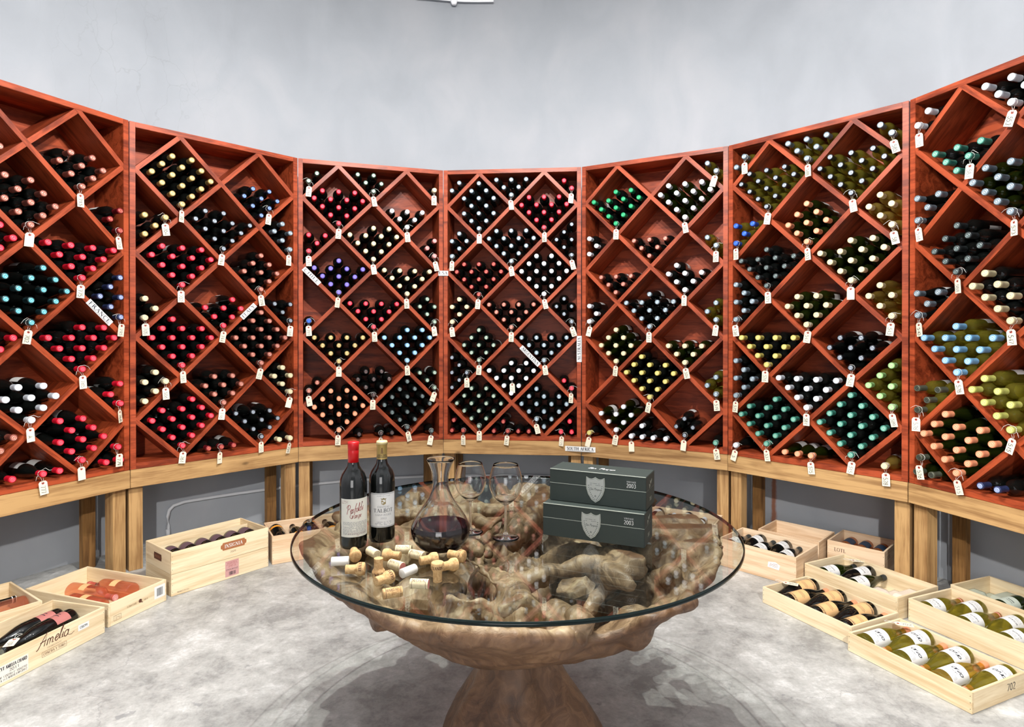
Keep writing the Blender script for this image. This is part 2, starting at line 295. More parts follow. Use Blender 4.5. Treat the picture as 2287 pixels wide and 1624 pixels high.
# ------------------------------------------------------------------ helpers
class MB:
    """collects shapes; build() links them as ONE mesh object"""
    def __init__(s): s.v = []; s.f = []; s.m = []; s.sm = []; s.mats = []
    def mi(s, m):
        if m not in s.mats: s.mats.append(m)
        return s.mats.index(m)
    def add(s, vs, fs, m, smooth=False, mat4=None):
        b = len(s.v)
        if mat4 is not None: vs = [mat4 @ Vector(v) for v in vs]
        s.v += [tuple(v) for v in vs]; i = s.mi(m)
        for f in fs: s.f.append(tuple(b+k for k in f)); s.m.append(i); s.sm.append(smooth)
    def box(s, a, b, m, mat4=None, bev=0.0):
        x0, y0, z0 = a; x1, y1, z1 = b
        if bev <= 0:
            vs = [(x0,y0,z0),(x1,y0,z0),(x1,y1,z0),(x0,y1,z0),(x0,y0,z1),(x1,y0,z1),(x1,y1,z1),(x0,y1,z1)]
            fs = [(0,3,2,1),(4,5,6,7),(0,1,5,4),(1,2,6,5),(2,3,7,6),(3,0,4,7)]
            s.add(vs, fs, m, False, mat4); return
        bm = bmesh.new(); bmesh.ops.create_cube(bm, size=1.0)
        for v in bm.verts: v.co = Vector(((x0+x1)/2+v.co.x*(x1-x0), (y0+y1)/2+v.co.y*(y1-y0), (z0+z1)/2+v.co.z*(z1-z0)))
        bmesh.ops.bevel(bm, geom=bm.edges[:], offset=bev, segments=2, affect='EDGES')
        bm.verts.index_update()
        s.add([v.co.copy() for v in bm.verts], [[v.index for v in f.verts] for f in bm.faces], m, False, mat4); bm.free()
    def lathe(s, prof, m, seg=24, mat4=None, smooth=True, ang=None, caps=True):
        """prof: [(r,z)] bottom to top about Z; ang=(a0,a1) for a partial sweep"""
        full = ang is None; n = seg if full else seg+1
        a0, a1 = (0, 2*PI) if full else ang
        vs = []
        for r, z in prof:
            for i in range(n):
                a = a0+(a1-a0)*i/seg; vs.append((r*math.cos(a), r*math.sin(a), z))
        fs = []
        for j in range(len(prof)-1):
            for i in range(seg):
                k = (i+1) % n if full else i+1
                fs.append((j*n+i, j*n+k, (j+1)*n+k, (j+1)*n+i))
        if full and caps:
            if prof[0][0] > 1e-5: fs.append(tuple(range(n-1, -1, -1)))
            if prof[-1][0] > 1e-5: fs.append(tuple((len(prof)-1)*n+i for i in range(n)))
        s.add(vs, fs, m, smooth, mat4)
    def tube(s, pts, r, m, seg=6, closed=False):
        pts = [Vector(p) for p in pts]; n = len(pts); vs = []; up = Vector((0, 0, 1))
        for i, p in enumerate(pts):
            a = pts[(i-1) % n] if (closed or i > 0) else p; b = pts[(i+1) % n] if (closed or i < n-1) else p
            t = (b-a).normalized() if (b-a).length > 1e-9 else Vector((0, 0, 1))
            e = t.cross(up)
            if e.length < 1e-3: e = t.cross(Vector((1, 0, 0)))
            e.normalize(); g = t.cross(e)
            rr = r[i] if isinstance(r, (list, tuple)) else r
            for k in range(seg):
                an = 2*PI*k/seg; vs.append(p+e*math.cos(an)*rr+g*math.sin(an)*rr)
        fs = []
        for i in range(n if closed else n-1):
            j = (i+1) % n
            for k in range(seg):
                l = (k+1) % seg; fs.append((i*seg+k, i*seg+l, j*seg+l, j*seg+k))
        if not closed: fs += [tuple(range(seg-1, -1, -1)), tuple((n-1)*seg+k for k in range(seg))]
        s.add(vs, fs, m, True)
    def poly(s, pts, m, mat4=None): s.add([(*p, 0) if len(p) == 2 else p for p in pts], [tuple(range(len(pts)))], m, False, mat4)
    def stroke(s, pts, w, m, mat4=None):
        """flat pen stroke in the XY plane; w number or (w0..) per point"""
        n = len(pts)
        if n < 2: return
        L, R = [], []
        for i in range(n):
            a = pts[max(i-1, 0)]; b = pts[min(i+1, n-1)]
            dx, dy = b[0]-a[0], b[1]-a[1]; l = math.hypot(dx, dy) or 1
            ww = (w[i] if isinstance(w, (list, tuple)) else w)/2
            nx, ny = -dy/l*ww, dx/l*ww
            L.append((pts[i][0]+nx, pts[i][1]+ny, 0)); R.append((pts[i][0]-nx, pts[i][1]-ny, 0))
        s.add(L+R, [(i, n+i, n+i+1, i+1) for i in range(n-1)], m, False, mat4)
    def mesh(s, name):
        me = bpy.data.meshes.new(name)
        me.from_pydata(s.v, [], s.f)
        for m in s.mats: me.materials.append(m)
        me.polygons.foreach_set('material_index', s.m)
        me.polygons.foreach_set('use_smooth', s.sm)
        me.update(); return me
    def build(s, name, parent=None, label=None): return link(name, s.mesh(name), parent, label)
def link(name, me, parent=None, label=None, mat=None):
    o = bpy.data.objects.new(name, me); COL.objects.link(o)
    if parent is not None: o.parent = parent
    if label: o['label'] = label
    if mat is not None: o.matrix_local = mat
    return o
def tag(o, label, cat, group=None):
    o['label'] = label; o['category'] = cat
    if group: o['group'] = group
    return o
def empty(name, mat=None, label=None, cat=None, group=None):
    o = bpy.data.objects.new(name, None); COL.objects.link(o); o.empty_display_size = .05
    if mat is not None: o.matrix_world = mat
    if label: tag(o, label, cat, group)
    return o
def struct(o): o['kind'] = 'structure'; return o
T = Matrix.Translation
def R(a, ax='Z'): return Matrix.Rotation(a, 4, ax)

# ------------------------------------------------------------------ lettering (own stroke alphabets)
def arc(cx, cy, rx, ry, a0, a1, n=10):
    return [(cx+rx*math.cos((a0+(a1-a0)*i/n)*D2R), cy+ry*math.sin((a0+(a1-a0)*i/n)*D2R)) for i in range(n+1)]
K_, t_ = .15, .055
CAPS_SERIF = {  # width, [(thickness, points)], serif centres
 'A': (.86, [(t_, [(.1, 0), (.42, 1)]), (K_, [(.42, 1), (.76, 0)]), (t_, [(.22, .36), (.62, .36)])], [(.1, 0), (.76, 0)]),
 'B': (.7, [(K_, [(.17, 0), (.17, 1)]), (t_, [(.17, 1), (.38, 1)]), (K_*.8, arc(.38, .75, .2, .25, 90, -90)), (K_*.8, arc(.38, .26, .24, .26, 90, -90)), (t_, [(.17, .5), (.38, .51)]), (t_, [(.17, 0), (.38, 0)])], [(.1, 0), (.1, 1)]),
 'C': (.8, [(K_*.85, arc(.45, .5, .35, .5, 110, 250, 12)), (t_, arc(.45, .5, .33, .5, 110, 35)), (t_, arc(.45, .5, .33, .5, 250, 322)), (t_, [(.72, 1), (.72, .7)])], []),
 'D': (.82, [(K_, [(.17, 0), (.17, 1)]), (t_, [(.17, 1), (.36, 1)]), (K_*.85, arc(.36, .5, .36, .5, 90, -90, 14)), (t_, [(.17, 0), (.36, 0)])], [(.1, 0), (.1, 1)]),
 'E': (.7, [(K_, [(.17, 0), (.17, 1)]), (t_, [(.1, .98), (.6, .98)]), (t_, [(.17, .52), (.48, .52)]), (t_, [(.1, .02), (.62, .02)]), (t_, [(.6, .98), (.6, .78)]), (t_, [(.62, .02), (.62, .24)]), (t_, [(.46, .64), (.46, .4)])], [(.17, 0), (.17, 1)]),
 'F': (.66, [(K_, [(.17, 0), (.17, 1)]), (t_, [(.1, .98), (.6, .98)]), (t_, [(.17, .52), (.46, .52)]), (t_, [(.6, .98), (.6, .76)]), (t_, [(.46, .64), (.46, .4)])], [(.17, 0), (.17, 1)]),
 'G': (.84, [(K_*.85, arc(.45, .5, .35, .5, 110, 250, 12)), (t_, arc(.45, .5, .33, .5, 110, 38)), (t_, arc(.45, .5, .33, .5, 250, 300)), (K_, [(.7, .06), (.7, .42)]), (t_, [(.56, .42), (.82, .42)]), (t_, [(.71, 1), (.71, .72)])], []),
 'H': (.88, [(K_, [(.17, 0), (.17, 1)]), (K_, [(.7, 0), (.7, 1)]), (t_, [(.17, .52), (.7, .52)])], [(.17, 0), (.17, 1), (.7, 0), (.7, 1)]),
 'I': (.4, [(K_, [(.2, 0), (.2, 1)])], [(.2, 0), (.2, 1)]),
 'J': (.5, [(K_, [(.3, 1), (.3, .22)]), (t_*1.5, arc(.15, .22, .15, .24, 0, -150))], [(.3, 1)]),
 'L': (.66, [(K_, [(.17, 0), (.17, 1)]), (t_, [(.1, .02), (.6, .02)]), (t_, [(.6, .02), (.6, .26)])], [(.17, 0), (.17, 1)]),
 'M': (1.0, [(t_, [(.14, 0), (.14, 1)]), (K_, [(.14, 1), (.48, 0)]), (t_, [(.48, 0), (.82, 1)]), (K_, [(.82, 1), (.82, 0)])], [(.14, 0), (.82, 0), (.1, 1), (.88, 1)]),
 'N': (.88, [(t_, [(.15, 0), (.15, 1)]), (K_, [(.15, 1), (.72, 0)]), (t_, [(.72, 0), (.72, 1)])], [(.15, 0), (.72, 1), (.1, 1)]),
 'O': (.86, [(K_*.85, arc(.43, .5, .33, .5, 120, 240, 10)), (K_*.85, arc(.43, .5, .33, .5, -60, 60, 10)), (t_, arc(.43, .5, .33, .49, 60, 120, 5)), (t_, arc(.43, .5, .33, .49, 240, 300, 5))], []),
 'P': (.68, [(K_, [(.17, 0), (.17, 1)]), (t_, [(.17, 1), (.36, 1)]), (K_*.85, arc(.36, .74, .24, .26, 90, -90)), (t_, [(.17, .48), (.36, .48)])], [(.17, 0), (.1, 1)]),
 'R': (.82, [(K_, [(.17, 0), (.17, 1)]), (t_, [(.17, 1), (.36, 1)]), (K_*.85, arc(.36, .76, .22, .24, 90, -90)), (t_, [(.17, .52), (.36, .52)]), (K_, [(.36, .52), (.72, 0)])], [(.17, 0), (.1, 1), (.74, 0)]),
 'S': (.62, [(t_, arc(.32, .76, .2, .24, 30, 100, 5)), (K_*.85, arc(.32, .76, .2, .24, 100, 220, 6)+arc(.3, .26, .22, .26, 60, -60, 8)), (t_, arc(.3, .26, .22, .26, -60, -160, 6)), (t_, [(.52, 1), (.52, .74)]), (t_, [(.08, 0), (.08, .28)])], []),
 'T': (.76, [(K_, [(.38, 0), (.38, 1)]), (t_, [(.06, .98), (.7, .98)]), (t_, [(.06, .98), (.06, .76)]), (t_, [(.7, .98), (.7, .76)])], [(.38, 0)]),
 'U': (.86, [(K_, [(.17, 1), (.17, .3)]+arc(.43, .3, .26, .3, 180, 230, 4)), (t_, arc(.43, .3, .27, .29, 230, 360, 8)+[(.7, 1)])], [(.17, 1), (.7, 1)]),
 'V': (.82, [(K_, [(.12, 1), (.42, 0)]), (t_, [(.42, 0), (.72, 1)])], [(.12, 1), (.72, 1)]),
 'W': (1.1, [(K_, [(.1, 1), (.32, 0)]), (t_, [(.32, 0), (.55, 1)]), (K_, [(.55, 1), (.78, 0)]), (t_, [(.78, 0), (1.0, 1)])], [(.1, 1), (.55, 1), (1.0, 1)]),
 'Y': (.82, [(K_, [(.12, 1), (.42, .45)]), (t_, [(.42, .45), (.72, 1)]), (K_, [(.42, 0), (.42, .45)])], [(.12, 1), (.72, 1), (.42, 0)]),
 'Z': (.7, [(t_, [(.08, .98), (.6, .98)]), (K_, [(.6, .98), (.08, .02)]), (t_, [(.08, .02), (.62, .02)])], []),
 '-': (.4, [(t_*1.5, [(.06, .4), (.34, .4)])], []), '.': (.25, [(.14, [(.12, 0), (.12, .12)])], [])}
DIGITS = {'0': [arc(.3, .5, .26, .48, 90, 450, 16)], '1': [[(.18, .78), (.34, 1), (.34, 0)]],
 '2': [arc(.3, .74, .24, .25, 160, -40, 8)+[(.05, .02), (.58, .02)]], '3': [arc(.28, .75, .22, .24, 150, -80, 8)+arc(.28, .27, .26, .27, 80, -150, 9)],
 '4': [[(.44, 0), (.44, 1), (.05, .32), (.6, .32)]], '5': [[(.52, 1), (.14, 1), (.1, .58)]+arc(.28, .32, .27, .32, 110, -150, 10)],
 '6': [[(.46, 1), (.2, .66)]+arc(.31, .3, .26, .3, 150, 500, 14)], '7': [[(.05, 1), (.56, 1), (.22, 0)]],
 '8': [arc(.3, .76, .2, .23, -90, 270, 12)+arc(.3, .27, .26, .27, 90, -270, 14)], '9': [arc(.3, .7, .25, .28, 20, 380, 14)+[(.5, .4), (.36, 0)]],
 'A': [[(.05, 0), (.3, 1), (.56, 0)], [(.14, .35), (.48, .35)]], 'C': [arc(.34, .5, .28, .5, 50, 310, 12)], 'l': [[(.2, 0), (.2, 1)]]}
SCRIPT = {  # joined handwriting, x-height .45
 'a': (.42, [arc(.2, .22, .17, .22, 40, 400, 12)+[(.37, .44), (.36, .04), (.44, .06)]]), 'd': (.44, [arc(.2, .22, .17, .22, 40, 400, 12)+[(.42, 1.0), (.36, .04), (.46, .06)]]),
 'e': (.36, [[(.02, .2), (.28, .3)]+arc(.2, .24, .14, .22, 30, 330, 12)]), 'f': (.3, [[(.36, .96), (.26, 1), (.16, .7), (.08, -.25), (.0, -.2)], [(.04, .42), (.3, .44)]]),
 'g': (.42, [arc(.2, .22, .17, .22, 40, 400, 12)+[(.37, .44), (.3, -.25), (.08, -.2)]]), 'i': (.2, [[(.04, .2), (.1, .44), (.08, .04), (.2, .08)], [(.14, .6), (.16, .64)]]),
 'l': (.22, [[(.02, .1), (.2, .9), (.16, 1.0), (.08, .7), (.08, .06), (.22, .08)]]), 'm': (.62, [[(.04, .44), (.04, 0)]+arc(.14, .3, .1, .14, 180, 0, 6)+[(.24, 0)]+arc(.36, .3, .1, .14, 180, 0, 6)+[(.46, .04), (.6, .06)]]),
 'n': (.42, [[(.04, .44), (.04, 0)]+arc(.16, .3, .12, .14, 180, 0, 6)+[(.28, .04), (.42, .06)]]), 'o': (.4, [arc(.2, .22, .17, .22, 60, 420, 12)+[(.4, .4)]]),
 'r': (.3, [[(.04, .44), (.05, 0)]+arc(.17, .28, .13, .16, 180, 50, 5)]), 's': (.32, [[(.02, .04), (.26, .44), (.1, .3), (.26, .16), (.1, 0), (.02, .06)]]),
 'P': (.66, [[(.22, 1), (.1, 0)], arc(.28, .76, .32, .26, 200, -110, 12)]), 'G': (.66, [arc(.38, .52, .32, .46, 50, 330, 14)+[(.64, .46), (.4, .44)], [(.64, .46), (.56, -.1)]]),
 'A': (.76, [[(.0, -.1), (.12, -.02), (.56, 1.0), (.58, .02)], [(.18, .36), (.66, .42)]]), 'D': (.7, [[(.24, .96), (.14, 0)], [(.0, .8)]+arc(.24, .5, .42, .48, 90, -100, 12)]),
 "'": (.14, [[(.08, 1), (.05, .8)]]), 'c': (.34, [arc(.2, .22, .16, .22, 50, 310, 10)]), 'h': (.42, [[(.1, 1), (.04, 0)]+arc(.16, .3, .12, .14, 180, 0, 6)+[(.28, .04), (.42, .06)]])}
def text_serif(mb, txt, h, m, M4, width=None, sp=.06, bold=1.0, centre=True):
    ws = [(CAPS_SERIF[c][0] if c in CAPS_SERIF else .62 if c in DIGITS else .4)+sp for c in txt]
    tot = sum(ws); sx = h if width is None else width/tot
    x = -tot*sx/2 if centre else 0.0
    for c, w in zip(txt, ws):
        if c in CAPS_SERIF:
            for th, pts in CAPS_SERIF[c][1]: mb.stroke([(x+p[0]*sx, p[1]*h) for p in pts], th*h*bold, m, M4)
            for sx0, sy0 in CAPS_SERIF[c][2]:
                yy = .022*h if sy0 < .5 else .978*h
                mb.stroke([(x+(sx0-.13)*sx, yy), (x+(sx0+.13)*sx, yy)], t_*h*.9*bold, m, M4)
        elif c in DIGITS:
            for pts in DIGITS[c]: mb.stroke([(x+p[0]*sx, p[1]*h) for p in pts], .1*h*bold, m, M4)
        x += w*sx
def text_hand(mb, txt, h, m, M4, wt=.11, centre=True, jit=.0):
    tot = sum(.7 for c in txt)*h; x = -tot/2 if centre else 0
    for c in txt:
        for pts in DIGITS.get(c, []):
            k = random.uniform(-jit, jit)
            mb.stroke([(x+(p[0]+k*p[1])*h, p[1]*h) for p in pts], wt*h, m, M4)
        x += .7*h
def text_script(mb, txt, h, m, M4, wt=.07, shear=.35, width=None):
    tot = sum(SCRIPT[c][0] if c in SCRIPT else .3 for c in txt); sx = h if width is None else width/tot
    x = -tot*sx/2
    for c in txt:
        if c in SCRIPT:
            for pts in SCRIPT[c][1]: mb.stroke([(x+p[0]*sx+p[1]*h*shear, p[1]*h) for p in pts], wt*h, m, M4)
            x += SCRIPT[c][0]*sx
        else: x += .3*sx
def fine_print(mb, w, h, rows, m, M4, seed=1, dens=.8):
    rd = random.Random(seed)
    for i in range(rows):
        y = h/2-(i+.5)*h/rows; x = -w/2
        while x < w/2:
            l = rd.uniform(.012, .05)*w*2
            if rd.random() < dens and x+l < w/2: mb.stroke([(x, y), (x+l, y)], h/rows*.3, m, M4)
            x += l+.02*w

def wrap(mb, strokes_mb, r, ang0):
    """bend flat artwork (x along, y up, z out) round the bottle of radius r; artwork centre at angle ang0"""
    for v in strokes_mb.v:
        a = ang0+v[0]/r; rr = r+v[2]
        mb.v.append((rr*math.cos(a), rr*math.sin(a), v[1]))
    base = len(mb.v)-len(strokes_mb.v)
    for f, mi in zip(strokes_mb.f, strokes_mb.m):
        mb.f.append(tuple(base+k for k in f)); mb.m.append(mb.mi(strokes_mb.mats[mi])); mb.sm.append(True)
# ------------------------------------------------------------------ room
CX, CY = -.175, 2.076
RW, ZC = 2.93, 4.35
V = [(-2.1894, 3.5078), (-1.4813, 4.2430), (-.5108, 4.5578), (.5069, 4.4635), (1.4, 3.9715), (2.0779, 3.2071)]
W = 1.0205
def ext(p, ang, s): return (p[0]+s*W*math.cos(ang*D2R), p[1]+s*W*math.sin(ang*D2R))
V = [ext(V[0], 64.5, -1)] + V + [ext(V[-1], -71.8, 1)]
ZB, HR, DR = .593, 2.0, .28      # rack bottom height, rack height, rack depth

bm_ = MB()
n = 96
gap = 18*D2R                      # doorway half-angle behind the camera
ga = math.atan2(-CY-.0, -CX)      # direction of the camera's side
a0, a1 = ga+gap, ga-gap+2*PI
vs = []; fs = []
for i in range(n+1):
    a = a0+(a1-a0)*i/n
    for r, z in ((RW, -.02), (RW, ZC), (RW+.2, ZC), (RW+.2, -.02)): vs.append((CX+r*math.cos(a), CY+r*math.sin(a), z))
for i in range(n):
    b = i*4
    fs += [(b, b+4, b+5, b+1), (b+1, b+5, b+6, b+2), (b+2, b+6, b+7, b+3)]
fs += [(0, 1, 2, 3), (n*4+3, n*4+2, n*4+1, n*4)]
bm_.add(vs, fs, M_wall, True); w_ = struct(bm_.build('wall_round'))
w_['label'] = 'curved white plaster wall around the cellar'
# lintel over the doorway behind the viewer
bm_ = MB(); vs = []; fs = []
for i in range(13):
    a = ga-gap+2*gap*i/12
    for r, z in ((RW, 2.3), (RW, ZC), (RW+.2, ZC), (RW+.2, 2.3)): vs.append((CX+r*math.cos(a), CY+r*math.sin(a), z))
for i in range(12):
    b = i*4; fs += [(b, b+4, b+5, b+1), (b+2, b+6, b+7, b+3), (b+3, b+7, b+4, b)]
bm_.add(vs, fs, M_wall, True); struct(bm_.build('wall_lintel'))['label'] = 'plaster lintel over the doorway'
bm_ = MB(); bm_.box((CX-4.2, CY-5.2, -.1), (CX+4.2, CY+4.2, 0), M_floor); struct(bm_.build('floor'))['label'] = 'pale mottled polished concrete floor'
bm_ = MB(); bm_.box((CX-3.2, CY-3.2, ZC), (CX+3.2, CY+3.2, ZC+.1), M_ceiling); struct(bm_.build('ceiling'))['label'] = 'painted ceiling'

# ------------------------------------------------------------------ racks
RACK = ['leftmost rack', 'second rack from left', 'third rack from left', 'middle rack', 'third rack from right', 'second rack from right', 'rightmost rack']
RF = []     # rack frames
for i in range(7):
    a = math.atan2(V[i+1][1]-V[i][1], V[i+1][0]-V[i][0])
    RF.append(T((V[i][0], V[i][1], 0)) @ R(a) @ T((.002, 0, 0)))
WR = W-.004
FR = .03                           # frame board thickness
BT = .026                          # divider thickness
WI, HI = WR-2*FR, HR-.065
ZI = .035                          # inner floor above rack bottom
cw, ch = WI/4, HI/4                # quarter width; cell height
def loc2(x, zt):                   # inner coords (x from left, z from the top) -> rack local x,z
    return FR+x, ZB+ZI+HI-zt
nails_ = simple('brad_holes', (120, 60, 44), .6)
for i in range(7):
    e = empty('wine_rack', RF[i], 'reddish stained lattice wine rack, '+('the '+RACK[i] if i != 3 else 'the middle rack facing the table')+', with diamond bins', 'wine rack', 'diamond lattice wine racks along the curved wall')
    for x0 in (0, WR-FR):
        b = MB(); b.box((x0, 0, ZB), (x0+FR, DR, ZB+HR), M_cherry, bev=.0015); b.build('side_panel', e)
    b = MB(); b.box((FR, 0, ZB+HR-.03), (WR-FR, DR, ZB+HR), M_cherry, bev=.0015); b.build('top_rail', e)
    b = MB(); b.box((FR, 0, ZB), (WR-FR, DR, ZB+ZI), M_cherry, bev=.0015); b.build('bottom_rail', e)
    b = MB(); b.box((FR, DR-.008, ZB+ZI), (WR-FR, DR, ZB+HR-.03), M_cherry); b.build('back_panel', e)
    # dividers: clip the diagonal strip to the inner rectangle
    for sgn in (1, -1):
        for c in range(6):
            # centre line: x = cw*(1-2c')+... for sgn=1: x/cw - z/(ch/2) = k ; k = 3,1,-1,-3,-5,-7
            k = 3-2*c
            u = ch/2
            def X(z): return (k+z/u)*cw if sgn > 0 else WI-(k+z/u)*cw
            # z range where X within [0,WI]
            za, zb = max(0, -k*u), min(HI, (4-k)*u)
            if zb <= za: continue
            d = Vector((cw*(1 if sgn > 0 else -1), u)).normalized(); nn = Vector((-d.y, d.x))*BT/2
            # polygon: clip an over-long strip against the rectangle
            p0 = Vector((X(za), za))-d*.1; p1 = Vector((X(zb), zb))+d*.1
            poly = [p0+nn, p1+nn, p1-nn, p0-nn]
            def clip(poly, ax, val, keep_less):
                outp = []
                for q in range(len(poly)):
                    A, B = poly[q], poly[(q+1) % len(poly)]
                    ia = (A[ax] <= val) == keep_less; ib = (B[ax] <= val) == keep_less
                    if ia: outp.append(A)
                    if ia != ib:
                        tt = (val-A[ax])/(B[ax]-A[ax]); outp.append(A+(B-A)*tt)
                return outp
            poly = clip(poly, 0, WI, True); poly = clip(poly, 0, 0.0, False); poly = clip(poly, 1, HI, True); poly = clip(poly, 1, 0.0, False)
            # own frame for the grain to run along the board
            org = Vector(((p0.x+p1.x)/2, (p0.y+p1.y)/2)); ox, oz = loc2(org.x, org.y)
            ang = math.atan2(-d.y, d.x)
            MM = T((ox, 0, oz)) @ R(-ang, 'Y'); inv = MM.inverted()
            y0, y1 = (.0008 if sgn > 0 else .0016), DR-.009
            pts = [loc2(q.x, q.y) for q in poly]
            vs = [inv @ Vector((x, y0, z)) for x, z in pts]+[inv @ Vector((x, y1, z)) for x, z in pts]
            m_ = len(pts)
            fs = [tuple(range(m_)), tuple(range(2*m_-1, m_-1, -1))]+[(q, q+m_, (q+1) % m_+m_, (q+1) % m_) for q in range(m_)]
            b = MB(); b.add(vs, fs, M_cherry)
            o = b.build('divider', e); o.matrix_local = MM
    # ---- timber stand under the rack
    s = empty('timber_stand', RF[i], 'knotty pine timber stand carrying the '+RACK[i], 'rack stand', 'timber stands under the racks')
    b = MB(); b.box((0, -.006, ZB-.104), (WR, .032, ZB-.001), M_pine, bev=.002); b.build('beam', s)
    b = MB(); b.box((.02, .24, ZB-.10), (WR-.02, .278, ZB-.001), M_pine_shaded, bev=.002); b.build('beam', s)
    for x0 in (.0005, WR-.0725):
        b = MB(); b.box((-.3, 0, 0), (.3, .075, .072), M_pine, bev=.002)
        o = b.build('leg', s); o.matrix_local = T((x0+.072, .034, ZB-.104-.001-(ZB-.105)/2)) @ R(-PI/2, 'Y')
        for v in o.data.vertices: v.co.x *= (ZB-.105)/.6
    for x0 in (.022, WR-.092):
        b = MB(); b.box((-.3, 0, 0), (.3, .04, .07), M_pine_shaded, bev=.002)
        o = b.build('leg', s); o.matrix_local = T((x0+.07, .281, (ZB-.002)/2)) @ R(-PI/2, 'Y')
        for v in o.data.vertices: v.co.x *= (ZB-.003)/.6

# ------------------------------------------------------------------ bottles
BORD = [(0, .006), (.030, .0), (.0350, .003), (.0368, .010), (.0370, .185), (.0355, .200), (.030, .212), (.022, .221), (.0165, .230), (.0145, .242), (.0138, .262), (.0138, .285), (.0155, .287), (.0155, .297), (.012, .299), (0, .299)]
BURG = [(0, .006), (.032, .0), (.0362, .003), (.0372, .010), (.0372, .135), (.0362, .155), (.0325, .178), (.0265, .200), (.0205, .220), (.0165, .238), (.0145, .255), (.0140, .285), (.0155, .287), (.0155, .297), (.012, .299), (0, .299)]
SHP = {'b': BORD, 'u': BURG}
_cache = {}
def body_mesh(sh, g, k=1.0, seg=28):
    key = ('b', sh, g, k, seg)
    if key not in _cache:
        b = MB(); b.lathe([(r*k, z) for r, z in SHP[sh]], GL[g], seg); _cache[key] = b.mesh('wine_bottle')
    return _cache[key]
def cap_mesh(c, seg=20):
    key = ('c', c, seg)
    if key not in _cache:
        b = MB(); s_, e_ = CAPM[c]
        b.lathe([(.0149, .243), (.0149, .282), (.0163, .2845), (.0164, .2985), (.0156, .3008), (.0118, .3008)], s_, seg, caps=False)
        b.lathe([(.0118, .3008), (.0112, .3002), (.0078, .3002), (.0072, .3009), (.0042, .3009), (.0036, .3002), (0, .3002)], e_, seg, caps=False)
        _cache[key] = b.mesh('capsule')
    return _cache[key]
def label_mesh(sh, k=1.0, col=None, z0=.055, z1=.135, half=62, mark=None):
    key = ('l', sh, k, col, z0, z1, half, mark)
    if key not in _cache:
        b = MB(); r = (.0374)*k+.0004
        b.lathe([(r, z0), (r, z1)], MATS[col] if col else M_paper, 14, ang=(-half*D2R, half*D2R))
        if mark == 'script':
            art_ = MB(); hh = z1-z0; wd = 2*r*half*D2R
            text_script(art_, 'orso', .030, M_ink, T((0, z0+hh*.52, .0004)), .1, width=wd*.42)
            text_script(art_, 'san', .013, M_inkgrey, T((0, z0+hh*.36, .0004)), .1, width=wd*.2)
            fine_print(art_, wd*.5, hh*.22, 4, M_inkgrey, T((0, z0+hh*.18, .0004)), 7, .85)
            wrap(b, art_, r, 0)
        elif mark == 'plain':
            art_ = MB(); hh = z1-z0; wd = 2*r*half*D2R
            text_serif(art_, 'RESERVE', .009, M_ink, T((0, z0+hh*.5, .0004)), width=wd*.42)
            fine_print(art_, wd*.45, hh*.28, 4, M_inkgrey, T((0, z0+hh*.25, .0004)), 9, .8)
            wrap(b, art_, r, 0)
        elif mark:
            r2 = r+.0003
            for zz, th, span in mark:
                b.lathe([(r2, z0+(z1-z0)*zz), (r2, z0+(z1-z0)*(zz+th))], M_ink, 10, ang=(-half*D2R*span, half*D2R*span))
        _cache[key] = b.mesh('paper_label')
    return _cache[key]

